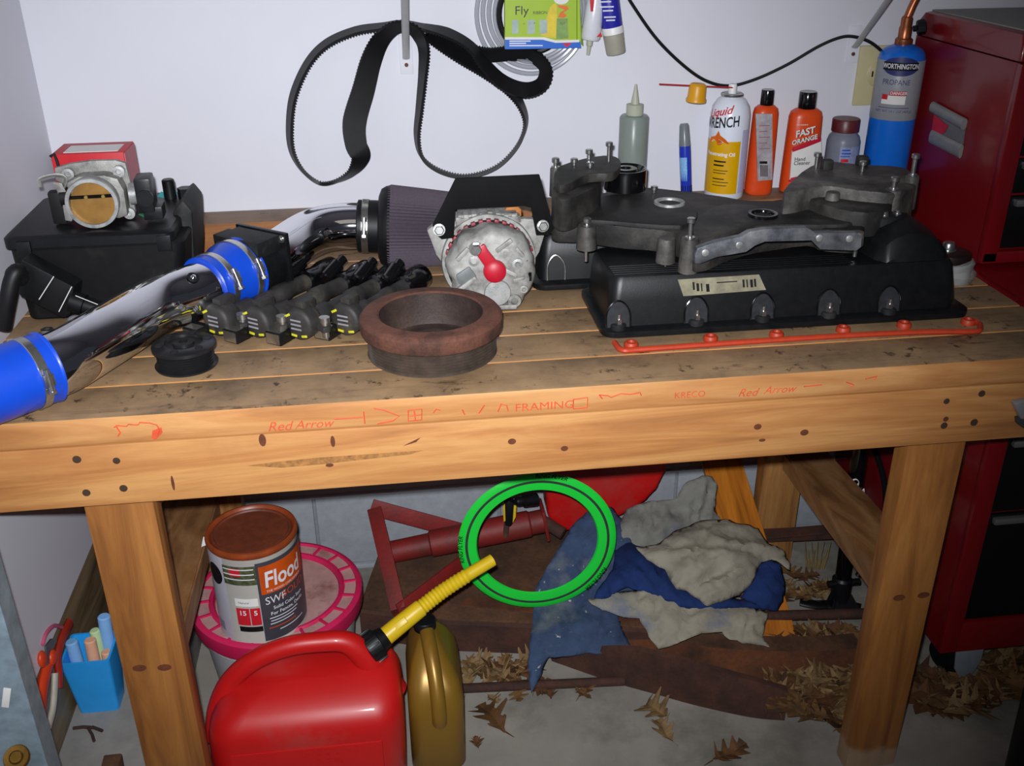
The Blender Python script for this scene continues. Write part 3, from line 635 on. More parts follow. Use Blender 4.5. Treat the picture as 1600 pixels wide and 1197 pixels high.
for u, v in ((967, 497), (1089, 494), (1193, 485), (1297, 478), (1392, 468)):
    c_ = A(u, v, y=.150)
    g = G(); L0 = []
    for k in range(9):
        t = pi*k/8; L0.append((cos(t)*.0175, sin(t)))
    # arched pocket frame standing a little proud of the face
    arch = [V((c_.x-.0175, .1545, z+.014)), V((c_.x-.0170, .158, z+.034)), V((c_.x-.010, .1605, z+.047)), V((c_.x, .1615, z+.052)), V((c_.x+.010, .1605, z+.047)), V((c_.x+.0170, .158, z+.034)), V((c_.x+.0175, .1545, z+.014))]
    for a_ in arch: a_.y -= .0035
    g.tube(smoothpath(arch, 4), .0014, n=8)
    pk = part('bolt_pocket', g, M['blackgloss'], vc)
    g = G(); g.prism([V((a_.x, a_.y+.0005, a_.z)) for a_ in arch], (0, .0006, 0)); part('pocket_face', g, bpy.data.materials.get('pocket_grey') or plain('pocket_grey', '2e2f32', .35, .1, var=.3, sc=90), pk)  # lighter grey puts the pocket's highlights into its face colour
    g = G(); g.cyl((c_.x, .152, z+.010), (c_.x, .152, z+.020), .0115, n=20, bev=.002); part('seat', g, M['blackdusty'], pk)
    g = G(); g.cyl((c_.x+.001, .152, z+.020), (c_.x+.001, .152, z+.027), .0055, n=6); g.cyl((c_.x+.001, .152, z+.027), (c_.x+.001, .152, z+.034), .0032, n=10); part('stud', g, M['steel'], pk)
g = G(); bl = [A(u, v, y=.1665) for u, v in ((1059, 437), (1186, 429), (1197, 455), (1068, 464))]
b_ = [V((p.x, .158+.0035, p.z)) for p in bl]
def onface(u, v, off=.0012):
    p = A(u, v, y=.162); y = y0+.004+(p.z-(z+.05))*.176-off; p = A(u, v, y=y); return V((p.x, y0+.004+(p.z-(z+.05))*.176-off, p.z))
g = G(); g.prism([onface(u, v) for u, v in ((1059, 437), (1186, 429), (1197, 453), (1068, 463))], (0, .0008, 0)); st = part('sticker', g, plain('worn_silver_sticker', '8b866f', .55, .2, var=.35, sc=50), vc, label='worn silver-grey sticker')
for (u, v, w) in ((1082, 447, 3), (1088, 449, 4), (1095, 449, 2), (1103, 450, 5), (1160, 443, 3), (1166, 443, 2), (1172, 443, 4), (1178, 442, 3)):
    part('print', G().prism([onface(u, v-6, .0016), onface(u+w, v-6.2, .0016), onface(u+w+1, v+6, .0016), onface(u+1, v+6.2, .0016)], (0, .0003, 0)), M['blackmatte'], st)
part('print', G().prism([onface(1120, 441, .0016), onface(1152, 439, .0016), onface(1152, 440.5, .0016), onface(1120, 442.6, .0016)], (0, .0003, 0)), M['blackmatte'], st)
# raised right end with the filler hump
g = G(); hp_ = []
for yy, s_, top in ((y0+.016, .82, .095), (y0+.030, .94, .122), (y0+.060, 1.0, .132), (y0+.110, 1.0, .134), (y1-.012, .9, .128)):
    row = []
    for k in range(15):
        t = k/14; xx = 1.283+.132*(t-.5)*s_; h = VT-.012+(top-VT+.012)*(sin(pi*min(1, max(0, t)))**.55)
        row.append(V((xx, yy, z+h)))
    row += [V((row[-1].x, yy, z+.014)), V((row[0].x, yy, z+.014))]; hp_.append(row)
g.loft(hp_); part('end_hump', g, M['blackplastic'], vc)
g = G(); g.cyl((1.262, y0+.095, z+.115), (1.262, y0+.095, z+.136), .030, n=30, bev=.003); hb = part('round_boss', g, M['blackdusty'], vc)
for k in range(5):
    t = k*2*pi/5+.6; bolt(hb, (1.262+.021*cos(t), y0+.095+.021*sin(t), z+.1365), .003, .003, .005, .005, mat=M['steel'])
bolt(vc, V((1.362, .205, TOPZ+.030)), .018, .0034, .005, .006)
g = G(); g.prism([V((1.350, y0+.01, z+.014)), V((1.366, y0+.03, z+.014)), V((1.352, y0+.03, z+.07)), V((1.338, y0+.02, z+.085))], (0, .012, 0), bev=.003); part('end_rib', g, M['blackplastic'], vc)
v2, x0, x1, y0, y1, z = valve_cover('valve_cover', 'second black valve cover lying behind the front one beside the alternator', .742, 1.28, .342, .520, False)
g = G(); g.tube(smoothpath([V((.765, .3535, z+.014)), V((.766, .356, z+.04)), V((.778, .3575, z+.055)), V((.792, .356, z+.04)), V((.793, .3535, z+.014))], 4), .002, n=8); part('bolt_pocket', g, M['steel'], v2)
g = G(); q_ = [A(u, v, y=.346) for u, v in ((1008, 383), (1062, 386), (1062, 409), (1011, 409))]; g.prism(q_, (0, .0008, 0)); lb_ = part('barcode_label', g, M['paper'], v2, label='white barcode label')
for k in range(9):
    u = 1024+k*4; part('bar', G().prism([A(u, 391, y=.3456), A(u+(1.6 if k % 3 else 2.6), 391, y=.3456), A(u+(1.6 if k % 3 else 2.6), 409, y=.3456), A(u, 409, y=.3456)], (0, .0003, 0)), M['blackmatte'], lb_)
part('green_mark', G().prism([A(u, v, y=.3452) for u, v in ((1000, 388), (1006, 386), (1013, 383), (1011, 389), (1014, 393), (1007, 392), (1001, 395))], (0, .0004, 0)), M['green_mark'], lb_)
# ------------------------------------------------------------------ orange gasket in front
gk = thing('gasket', 'orange rubber gasket strip lying along the front of the black valve cover', 'gasket', A(1240, 530, z=TOPZ))
gp = smoothpath([A(u, v, z=TOPZ+.004) for u, v in ((960, 535), (972, 547), (1000, 546), (1100, 539), (1200, 532), (1330, 524), (1440, 519), (1520, 518), (1531, 514), (1530, 506), (1518, 500))], 8)
g = G(); g.tube(gp, .0042, n=8); part('strip', g, M['gasket'], gk)
for u, v in ((986, 542), (1110, 532), (1213, 526), (1317, 518), (1412, 511), (1512, 506)):
    c_ = A(u, v, z=TOPZ); part('bolt_ring', G().lathe([(.0045, .0), (.0105, .0), (.0105, .005), (.0085, .008), (.0055, .008), (.0045, .005)], c_, n=22), M['gasket'], gk)
# ------------------------------------------------------------------ engine mount in plastic at the right end
em = thing('engine_mount', 'round mount with black top and bolt in clear plastic at the bench right end', 'engine mount', A(1500, 448, z=TOPZ))
c_ = V((1.418, .305, TOPZ))
part('base', G().lathe([(0, 0), (.036, 0), (.038, .004), (.036, .03), (.030, .034), (0, .034)], c_, n=32), plain('pale_mount', 'a3a4a0', .5, var=.15, sc=40), em)
part('top_pad', G().lathe([(.033, .030), (.0345, .034), (.033, .046), (.026, .049), (0, .049)], c_, n=32), plain('dark_pad', '201413', .4), em)
bolt(em, c_+V((-.004, 0, .049)), .004, .005, .010, .012, mat=M['steel'])
g = G(); g.lathe([(.040, .0), (.045, .012), (.0405, .022), (.043, .032), (.037, .036)], c_, n=34).jitter(.006, 45); part('plastic_wrap', g, plain('clear_film', 'c9cac8', .15, alpha=.35, var=0), em)
# ------------------------------------------------------------------ timing cover
tz = TOPZ+.126
tc = thing('timing_cover', 'large dirty cast engine front cover lying across both black valve covers', 'engine cover', (1.05, .35, TOPZ+.088))
PTS = [(862, 342), (878, 322), (930, 303), (1000, 292), (1060, 297), (1120, 304), (1170, 312), (1222, 310), (1236, 288), (1275, 276), (1330, 290), (1380, 300), (1416, 312), (1412, 336), (1362, 340), (1345, 360), (1290, 358), (1265, 350), (1190, 360), (1150, 370), (1092, 390), (1070, 372), (1040, 360), (960, 352), (930, 348), (900, 346)]
def casting(px, z, depth, bev, jit=.0012, seed=0):
    P = [A(u, v, z=z) for u, v in px]; P = smoothpath(P, 3, True)
    g = G(); g.prism(P, (0, 0, -depth), bev=bev); g.jitter(jit, 28, seed); return g
part('plate', casting(PTS, tz, .036, .005), M['cover'], tc)
part('raised_deck', casting([(905, 338), (935, 308), (1005, 300), (1062, 306), (1090, 330), (1065, 352), (960, 345)], tz+.006, .012, .004, seed=2), M['cover'], tc)
part('raised_deck', casting([(1085, 345), (1130, 318), (1210, 322), (1290, 318), (1345, 335), (1320, 350), (1180, 352), (1095, 375)], tz+.005, .012, .004, seed=3), M['cover'], tc)
part('rear_housing', casting([(1226, 300), (1240, 278), (1282, 252), (1345, 256), (1418, 262), (1432, 288), (1400, 300), (1340, 296), (1285, 290)], tz+.040, .062, .006, seed=5), M['covergrey'], tc)
part('rear_housing', casting([(1250, 300), (1300, 280), (1380, 286), (1400, 310), (1372, 330), (1310, 326)], tz+.022, .04, .006, seed=6), M['cover'], tc)
part('tensioner_arm', casting([(866, 272), (876, 258), (930, 244), (962, 244), (970, 256), (958, 270), (920, 272), (884, 288), (868, 286)], tz+.060, .014, .003, seed=7), M['cover'], tc)
part('arm_web', casting([(862, 300), (872, 282), (915, 272), (940, 282), (915, 300), (880, 312)], tz+.044, .05, .004, seed=8), M['cover'], tc)
# left front wall with a pale pad
g = G(); P = [A(u, v, y=A(945, 348, z=tz).y-.004) for u, v in ((955, 338), (1020, 342), (1022, 362), (956, 360))]; g.prism([p+V((0, 0, -.012)) for p in P], (0, .006, 0), bev=.001); part('pad', g, M['covergrey'], tc)
# idler pulley
c_ = A(976, 300, z=tz+.004)
part('idler_pulley', G().lathe([(.0, .030), (.008, .030), (.010, .034), (.018, .034), (.022, .028), (.028, .028), (.0325, .034), (.0345, .034), (.0345, .0), (0, 0)], c_+V((0, 0, .006)), n=44), M['blackgloss'], tc)
# water neck rings
for u, v, r, m_ in ((1046, 318, .024, 'alumbright'), (1192, 336, .022, 'blackgloss')):
    c_ = A(u, v, z=tz+.006); rg = part('port_ring', G().lathe([(r*.72, -.004), (r*.74, .001), (r*.8, .0035), (r, .0035), (r*1.04, -.002)], c_, n=40), M[m_], tc)
    part('port_plug', G().lathe([(0, -.003), (r*.73, -.0032)], c_, n=30), M['machined'] if m_ == 'alumbright' else plain('port_dark', '3a3322', .2, .6), rg)
# bosses with bolts:  u, v(top), z of the top, radius, height, bolt length above / below
for (u, v, zz, r, h, up, dn) in ((883, 318, .022, .0125, .045, .008, .0), (917, 352, .004, .014, .036, .004, .020), (1042, 372, .000, .013, .036, .0, .020), (1078, 372, .010, .0125, .050, .022, .020), (1396, 296, .040, .0135, .050, .012, .022),
                                  (1426, 274, .050, .0105, .052, .026, .020), (1341, 362, .000, .009, .02, .0, .018), (1302, 300, .034, .0105, .04, .0, .0), (868, 262, .060, .0085, .045, .008, 0)):
    c_ = A(u, v, z=tz+zz); g = G(); g.lathe([(r*1.12, -h), (r*1.05, -h*.5), (r, -.002), (r*.9, 0), (0, 0)], c_, n=20, cap=True); bs = part('boss', g, M['covergrey'], tc)
    if up:
        g = G(); g.cyl(c_, c_+V((0, 0, up)), .0035, n=10); g.cyl(c_, c_+V((0, 0, .002)), .007, n=14); g.cyl(c_+V((0, 0, up)), c_+V((0, 0, up+.0075)), .0062, n=10, bev=.001); part('bolt', g, M['steel'], bs)
    if dn: part('bolt_end', G().cyl(c_+V((0, 0, -h-dn)), c_+V((0, 0, -h)), .0032, n=10), M['steel'], bs)
for (u, v, zz, up) in ((897, 258, .060, .004), (920, 258, .060, .018), (951, 252, .060, .024), (922, 262, .060, .002), (1275, 262, .040, .018), (1347, 268, .040, .010), (1022, 300, .006, .003), (1345, 300, .022, .006), (1374, 312, .020, .004)):
    c_ = A(u, v, z=tz+zz); g = G(); g.cyl(c_, c_+V((0, 0, up)), .0034, n=10); g.cyl(c_+V((0, 0, up)), c_+V((0, 0, up+.007)), .0060, n=12, bev=.001); part('bolt', g, M['steel'], tc)
for u, v in ((1292, 252), (1347, 246)):
    c_ = A(u, v+12, z=tz+.040); g = G(); g.box(c_.x-.010, c_.x+.008, c_.y-.008, c_.y+.008, c_.z-.004, c_.z+.016, bev=.004); part('lug', g, M['cover'], tc)
# machined front lip
yl = A(1095, 395, z=tz).y-.004
def lip(px): return [A(u, v, y=yl) for u, v in px]
g = G(); g.prism(lip([(1086, 398), (1090, 388), (1120, 378), (1158, 370), (1172, 362), (1196, 358), (1262, 356), (1275, 364), (1340, 364), (1347, 372), (1346, 386), (1338, 392), (1282, 390), (1268, 376), (1195, 378), (1180, 384), (1166, 394), (1120, 402), (1096, 412), (1086, 412)]), (0, .012, 0), bev=.0012); lp = part('machined_lip', g, M['machined'], tc)
for u, v in ((1101, 397), (1154, 385), (1279, 374), (1326, 375)):
    bolt(lp, A(u, v-3, y=yl-.0002), .004, .003, .0052, .0028, (0, -1, .0), mat=M['alumbright'], washer=False)
# ================================================================== things along the wall
LZ = BH+.0505; WY = .702
def cylmap(c, r, ang0, zc, slope=0):
    """text (x, y) wrapped on an upright cylinder; ang0 = direction the text faces (0 = towards -y, + = towards +x)"""
    return lambda x, y: V((c.x+r*sin(ang0+x/r), c.y-r*cos(ang0+x/r), zc+y+slope*x))
def patch(c, r, a0, a1, z0, z1, n=18, r1=None):
    g = G(); r1 = r1 or r; rows = []
    for k in range(n+1):
        t = a0+(a1-a0)*k/n; rows.append([V((c.x+rr*sin(t), c.y-rr*cos(t), z)) for rr, z in ((r, z0), (r1, z1))])
    pts = [p[0] for p in rows]+[p[1] for p in rows]
    return g.sheet(pts, n+1)
M['liquid'] = plain('cloudy_plastic', '98a29a', .3, var=.05, trans=.35)
M['nozzle'] = plain('nozzle_plastic', 'c0c3ae', .4, var=.05, trans=.25)
# squeeze bottle
c = A(988, 262, y=.665); c = V((c.x, .667, LZ)); sq = thing('squeeze_bottle', 'clear squeeze bottle with a pointed nozzle standing against the wall', 'bottle', c)
zt = A(988, 180, y=.667).z; zn = A(985, 163, y=.667).z; zp = A(985, 132, y=.667).z
part('body', G().lathe([(0, 0), (.025, 0), (.027, .003), (.027, zt-LZ-.004), (.024, zt-LZ), (.014, zt-LZ+.001)], c, n=32), M['liquid'], sq)
part('cap', G().lathe([(.014, zt-LZ), (.0155, zt-LZ+.001), (.0155, zn-LZ), (.010, zn-LZ+.001)], c, n=24), M['nozzle'], sq)
part('nozzle', G().lathe([(.008, zn-LZ), (.0068, zn-LZ+.008), (.002, zp-LZ), (0, zp-LZ)], c, n=16), M['nozzle'], sq)
# blue pen
c0 = A(1073, 300, y=.664); c0.z = LZ; c1 = A(1069, 193, y=.680); pd = c1-c0; LL = pd.length
gp_ = thing('glue_pen', 'thick blue pen with a clear grey cap standing against the wall', 'pen', c0)
part('barrel', G().lathe([(0, .001), (.0095, .001), (.0105, .006), (.0112, LL*.6), (.0108, LL*.72)], c0, pd, n=20), plain('blue_barrel', '2338b0', .25, var=.05), gp_)
part('cap', G().lathe([(.0112, LL*.70), (.0108, LL*.74), (.0090, LL*.97), (.007, LL), (0, LL)], c0, pd, n=20), plain('grey_clear_cap', '8f979a', .25, trans=.4, var=0), gp_)
part('label_band', G().lathe([(.0106, .03), (.0113, LL*.55)], c0, pd, n=14, a0=pi*1.05, a1=pi*1.5), plain('pale_blue_label', '7fb0e0', .3, var=.2, sc=300), gp_)
for k in range(6):
    t = pi+.25+k*.45; Mx = frame(c0, pd); part('grip_rib', G().cyl(Mx @ V((.0105*cos(t), .0105*sin(t), .006)), Mx @ V((.0106*cos(t), .0106*sin(t), .022)), .0009, n=6), M['blackmatte'], gp_)
# penetrating oil can
c = A(1130, 306, y=.626); c = V((A(1131, 295, y=.6615).x, .6620, LZ)); R_ = .0365
sc_ = thing('spray_can', 'white and yellow penetrating oil spray can with red straw and loose yellow cap', 'spray can', c)
zs = A(1137, 178, y=.662).z-LZ; zc_ = A(1137, 147, y=.662).z-LZ; zo = A(1140, 131, y=.662).z-LZ
part('can', G().lathe([(0, .003), (.030, .002), (.0345, 0), (.0365, .003), (.0365, zs), (.0335, zs+.015), (.026, zs+.027), (.019, zc_-.004)], c, n=44), plain('can_white', 'dfe3ee', .28, var=.02), sc_)
part('top_ring', G().lathe([(.019, zc_-.004), (.0205, zc_-.002), (.0205, zc_+.001), (.017, zc_+.003), (.012, zc_+.001), (0, zc_+.001)], c, n=36), M['steel'], sc_)
part('spray_button', G().lathe([(.0075, zc_), (.0075, zo-.002), (.0065, zo), (0, zo)], c, n=20), M['white'], sc_)
yf = R_+.0003
za = .012; zb = A(1120, 222, y=.63).z-LZ
yl_ = patch(c, yf, -1.9, .34, LZ+za, LZ+zb, 26); part('yellow_label', yl_, plain('can_yellow', 'd9a400', .35, var=.05), sc_)
part('lettering', G().text('Liquid', .020, cylmap(c, yf+.0003, -.92, A(1120, 178, y=.628).z, .25), bold=.02, shear=.3), plain('label_red', 'c3202c', .4), sc_)
part('lettering', G().text('WRENCH', .0265, cylmap(c, yf+.0003, -.86, A(1115, 195, y=.628).z, .12), bold=.02, xs=.66), plain('label_black', '14161c', .4), sc_)
part('lettering', G().text('Penetrating Oil', .0095, cylmap(c, yf+.0005, -.70, A(1115, 243, y=.628).z, .0), bold=.03), M['white'], sc_)
for i, (w_, v, s) in enumerate(((.42, 254, .0030), (.36, 260, .0030), (.50, 268, .0014), (.44, 272, .0014), (.40, 281, .0020), (.55, 286, .0014), (.5, 291, .0014))):
    zz_ = A(1115, v, y=.628).z; part('print_line', patch(c, yf+.0005, -.98, -.98+w_*1.5, zz_-s/2, zz_+s/2, 8), bpy.data.materials['label_black'], sc_)
fl_ = G(); fm = cylmap(c, yf+.0006, -.85, A(1115, 222, y=.628).z)
fl_.prism([fm(x, y) for x, y in ((-.02, -.006), (.002, -.008), (.022, -.004), (.014, .004), (.004, .010), (0, .018), (-.006, .008), (-.018, .004))], (0, -.0003, 0)); part('flame_print', fl_, plain('flame_orange', 'd8661c', .4, var=.2), sc_)
fl_ = G(); fl_.prism([fm(x, y) for x, y in ((-.016, -.003), (.002, -.005), (.012, -.002), (.002, .003))], (0, -.0006, 0)); part('flame_print', fl_, M['white'], sc_)
pb_ = patch(c, yf+.0001, .42, .85, LZ+.012, LZ+zb+.02, 6); part('side_panel', pb_, plain('can_lilac', 'b9b6d4', .35, var=.1, sc=300), sc_)
s0 = c+V((0, -.006, zo-.006)); s1 = A(1030, 131.5, y=.655)
part('straw', G().cyl(s0, s1, .0014, n=8), plain('straw_red', 'b01c24', .35, var=0), sc_)
cc = A(1089, 145, y=.655); Mx = MX.Translation(cc) @ MX.Rotation(.06, 4, 'Y')
part('straw_cap', G().lathe([(.0, .0165), (.012, .0165), (.0155, .013), (.0165, -.008), (.0185, -.011), (.0185, -.0155), (.017, -.0165), (.015, -.0165), (.014, .012), (0, .012)], n=28, M=Mx), plain('cap_yellow', 'd99a12', .4, var=.04), sc_, label='loose yellow cap threaded on the red straw')
# hand cleaner bottles
M['orangeplastic'] = plain('orange_bottle', 'd94a1a', .35, var=.05)
def ovalbottle(name, label, u, vb, y, hw, hd, vt, vcap, tilt=0):
    c = A(u, vb, y=y-hd); c = V((c.x, y, LZ)); zt = A(u, vt, y=y).z-LZ; zk = A(u, vcap, y=y).z-LZ
    t = thing(name, label, 'bottle', c)
    def lp(s, z, e=2.6): 
        out = []
        for k in range(36):
            a = 2*pi*k/36; ca, sa = cos(a), sin(a); out.append(c+V((hw*s*(abs(ca)**(2/e))*(1 if ca > 0 else -1), hd*min(1, s*1.05)*(abs(sa)**(2/e))*(1 if sa > 0 else -1), z)))
        return out
    g = G(); g.loft([lp(.86, 0), lp(.98, .003), lp(1, .010), lp(.97, zt*.35), lp(.93, zt*.7), lp(.90, zt-.016), lp(.82, zt-.007), lp(.6, zt-.002), lp(.42, zt)]); part('body', g, M['orangeplastic'], t)
    rc = hw*.47; part('cap', G().lathe([(rc, zt-.001), (rc*1.03, zt+.001), (rc, zk-.002), (rc*.93, zk), (0, zk-.001)], c, n=28), M['blackgloss'], t)
    return t, c, zt
t, c, zt = ovalbottle('cleaner_bottle', 'narrow orange bottle turned to its back label beside the spray can', 1190, 297, .668, .0255, .020, 163, 140)
def flat(c, y): return lambda x, z: V((c.x+x, y, z))
def onb(c, hd, e=0): return c.y-hd-.0012
q = [(1181, 178), (1207, 178), (1207, 281), (1184, 283)]
def bulged(px, y, d=.0008): return G().prism([A(u, v, y=y) for u, v in px], (0, d+.003, 0), bev=.0004)
part('back_label', bulged(q, .6465), plain('grey_label', 'a8a0a4', .5, var=.28, sc=60), t)
for k in range(6): part('bar', bulged([(1188+k*2.0, 258), (1189.2+k*2.0, 258), (1189.6+k*2.0, 276), (1188.4+k*2.0, 276)], .6462), M['blackmatte'], t)
part('lettering', bulged([(1187, 252), (1199, 252), (1199, 256), (1187, 256)], .6462), M['blackmatte'], t)
for k in range(5): part('print_line', bulged([(1186, 196+k*9), (1203-k % 2*4, 195.5+k*9), (1203-k % 2*4, 197+k*9), (1186, 197.5+k*9)], .6462), plain('faint_red', 'a0606a', .6) if k == 0 else bpy.data.materials['faint_red'], t)
t, c, zt = ovalbottle('cleaner_bottle', 'wide orange bottle of hand cleaner with a white front label', 1253, 290, .668, .0345, .022, 168, 143)
part('front_label', bulged([(1238, 236), (1256, 229), (1283, 216), (1284, 240), (1278, 281), (1234, 284)], .6445), M['paper'], t)
part('red_stripe', bulged([(1238, 238), (1240, 231), (1283, 214), (1283, 221), (1258, 231)], .6441), plain('label_crimson', 'c01a34', .45), t)
def ttext(body, u, v, size, y, rot=0, mat=None, par=None, **kw):
    o = A(u, v, y=y); part('lettering', G().text(body, size, lambda x, yy: V((o.x+x*cos(rot)-yy*sin(rot), y, o.z+x*sin(rot)+yy*cos(rot))), **kw), mat, par)
lk = bpy.data.materials['label_black']
for dx, mm, yy in ((.0008, lk, .6446), (0, M['white'], .6438)):
    ttext('FAST', 1258+dx*1500, 207, .0170, yy, .22, mm, t, bold=.03, shear=.15); ttext('ORANGE', 1257+dx*1500, 219, .0120, yy, .22, mm, t, bold=.03, shear=.15)
ttext('Hand', 1250, 249, .010, .6436, 0, lk, t, bold=.01); ttext('Cleaner', 1253, 255, .010, .6436, 0, lk, t, bold=.01)
ttext('Permanent', 1254, 195, .005, .6436, 0, M['white'], t)
part('red_stripe', bulged([(1233, 284), (1236, 278), (1250, 275), (1262, 276), (1262, 284)], .6440), bpy.data.materials['label_crimson'], t)
# jar
c = V((A(1312, 262, y=.668).x, .668, LZ)); zt = A(1312, 205, y=.668).z-LZ; zk = A(1313, 185, y=.668).z-LZ
jr = thing('brush_jar', 'grey plastic jar with a dark red screw lid', 'jar', c)
part('body', G().lathe([(0, 0), (.029, 0), (.031, .003), (.031, zt-.018), (.028, zt-.008), (.0235, zt-.003), (.0235, zt+.002)], c, n=36), plain('jar_grey', '7d8290', .35, var=.06, trans=.1), jr)
part('lid', G().lathe([(.0245, zt), (.0255, zt+.001), (.0255, zk-.002), (.024, zk), (0, zk)], c, n=36), plain('lid_maroon', '5a1f22', .4, var=.1), jr)
part('label', patch(c, .0313, -.55, 1.1, LZ+zt-.060, LZ+zt-.024), plain('jar_label', '8a95b8', .4, var=.2, sc=120), jr)
plain('blue_print', '2f55b5', .4)
for a0_, a1_, dz0, dz1, mn in ((-.5, .2, .058, .054, 'blue_print'), (-.1, .35, .052, .046, 'label_red'), (-.15, .4, .042, .040, 'blue_print'), (-.1, .45, .037, .034, 'blue_print'), (-.1, .4, .031, .028, 'blue_print')):
    part('print_line', patch(c, .0316, a0_-.35, a1_-.35, LZ+zt-dz0, LZ+zt-dz1, 6), bpy.data.materials[mn], jr)
part('red_band', patch(c, .0314, -1.2, 1.2, LZ+.006, LZ+.012), bpy.data.materials['label_red'], jr)
# propane torch
c = V((A(1392, 220, y=.655).x-.004, .656, LZ)); R_ = .0415
pt = thing('propane_torch', 'blue propane cylinder with a copper torch head beside the red tool chest', 'torch', c)
zs = A(1400, 88, y=.656).z-LZ; z1 = A(1396, 182, y=.656).z-LZ
part('cylinder', G().lathe([(0, .004), (.034, .0), (.039, .003), (R_, .010), (R_, zs-.004), (.0395, zs+.006), (.033, zs+.014), (.020, zs+.020), (.012, zs+.022)], c, n=48), plain('propane_blue', '0f68cf', .3, var=.04, coat=.3), pt)
part('label_sleeve', G().lathe([(R_+.0002, z1), (R_+.0005, z1+.0005), (R_+.0005, zs-.0045), (R_+.0002, zs-.004)], c, n=48), plain('propane_grey', '8f9298', .4, var=.04), pt)
def pz(v): return A(1396, v, y=.612).z
ov = G(); mp_ = cylmap(c, R_+.0008, -.46, pz(106)); 
part('oval_logo', G().prism([mp_(.034*cos(2*pi*k/28)*(1 if abs(cos(2*pi*k/28)) < .9 else 1), .0165*sin(2*pi*k/28)) for k in range(28)], (0, -.0001, 0)) if 0 else ov.sheet([mp_(-.034+.068*i/20, s*.0165*sqrt(max(0, 1-(-1+2*i/20)**2))+.0001*s) for s in (-1, 1) for i in range(21)], 21), plain('logo_navy', '2a2f6b', .4), pt)
ov = G(); mp2 = cylmap(c, R_+.0010, -.46, pz(106)); part('oval_logo', ov.sheet([mp2(-.033+.066*i/10, s*.007) for s in (-1, 1) for i in range(11)], 11), M['blackmatte'], pt)
part('lettering', G().text('WORTHINGTON', .0120, cylmap(c, R_+.0014, -.46, pz(106)), bold=.02, xs=.72), plain('print_white', 'dcdde2', .4, var=0), pt)
part('lettering', G().text('PROPANE', .0135, cylmap(c, R_+.0011, -.56, pz(131)), bold=.0, xs=.86), plain('print_navy', '3a3d68', .4), pt)
part('danger_bar', patch(c, R_+.0008, -.76, -.04, pz(151), pz(144)), bpy.data.materials['label_red'], pt)
part('lettering', G().text('DANGER', .0075, cylmap(c, R_+.0014, -.38, pz(147.5)), bold=.02), bpy.data.materials['print_white'], pt)
part('hazard_panel', patch(c, R_+.0007, -1.08, -.06, pz(165), pz(151.5)), M['paper'], pt)
part('hazard_panel', patch(c, R_+.0009, -1.08, -.82, pz(158), pz(150)), bpy.data.materials['label_red'], pt)
part('print_line', patch(c, R_+.0008, -1.2, .15, pz(171), pz(170)), bpy.data.materials['print_navy'], pt)
part('lettering', G().text('NET WT 14.1 OZ (400 g)', .0065, cylmap(c, R_+.0011, -.50, pz(176)), bold=.0), bpy.data.materials['print_navy'], pt)
tcx = V((c.x-.002, c.y, LZ))
part('valve_nut', G().lathe([(.014, zs+.018), (.0155, zs+.020), (.0155, zs+.030), (.013, zs+.032)], tcx, n=6+14), M['copper'], pt)
part('torch_body', G().lathe([(.0115, zs+.030), (.0115, zs+.050), (.010, zs+.052), (.010, zs+.066), (.008, zs+.069)], tcx, n=24), M['copper'], pt)
q0 = tcx+V((0, 0, zs+.066)); part('burner_tube', G().tube(smoothpath([q0, q0+V((.006, 0, .02)), q0+V((.012, -.004, .045)), q0+V((.004, -.012, .075)), q0+V((-.012, -.02, .10)), q0+V((-.03, -.03, .12))], 6), .0072, n=16), M['copper'], pt)
kn = tcx+V((.012, -.004, zs+.048)); g = G(); kd = V((1, -.3, .2))
loops = []
part('valve_knob', G().lathe([(.005, 0), (.005, .006), (.0125, .007), (.0135, .010), (.0135, .020), (.010, .022), (0, .022)], kn, kd, n=9), M['blackplastic'], pt)
# wall outlet with cord
c = A(1365, 118, y=WY); wo = thing('wall_outlet', 'beige outlet plate on the white wall behind the propane torch', 'outlet', c)
p0, p1 = A(1343, 71, y=WY), A(1345, 164, y=WY)
part('plate', G().box(p0.x, p0.x+.086, WY-.007, WY, p1.z, p0.z, bev=.003), plain('beige_plate', 'c2b98f', .5, var=.03), wo)
c_ = A(1374, 116, y=WY-.008); part('socket', G().lathe([(0, .0015), (.022, .0015), (.024, 0)], (p0.x+.043, WY-.007, c_.z), (0, -1, 0), n=32), plain('beige_socket', 'b8ae83', .5, var=.03), wo)
for dx in (-.008, .006): part('slot', G().box(p0.x+.036+dx, p0.x+.0385+dx, WY-.0098, WY-.008, c_.z-.004, c_.z+.006), M['blackmatte'], wo)
cr = thing('power_cord', 'thin black cord drooping along the white wall to the outlet', 'cord', A(1140, 131, y=WY-.006))
cpz = [A(u, v, y=y) for u, v, y in ((960, -40, .696), (990, 10, .696), (1027, 62, .696), (1070, 104, .696), (1105, 127, .696), (1140, 134, .697), (1180, 124, .697), (1230, 101, .697), (1280, 72, .696), (1315, 58, .694), (1338, 58, .690), (1360, 66, .686), (1378, 80, .684), (1390, 92, .690))]
part('wire', G().tube(smoothpath(cpz, 8), .0030, n=8), M['rubber'], cr)
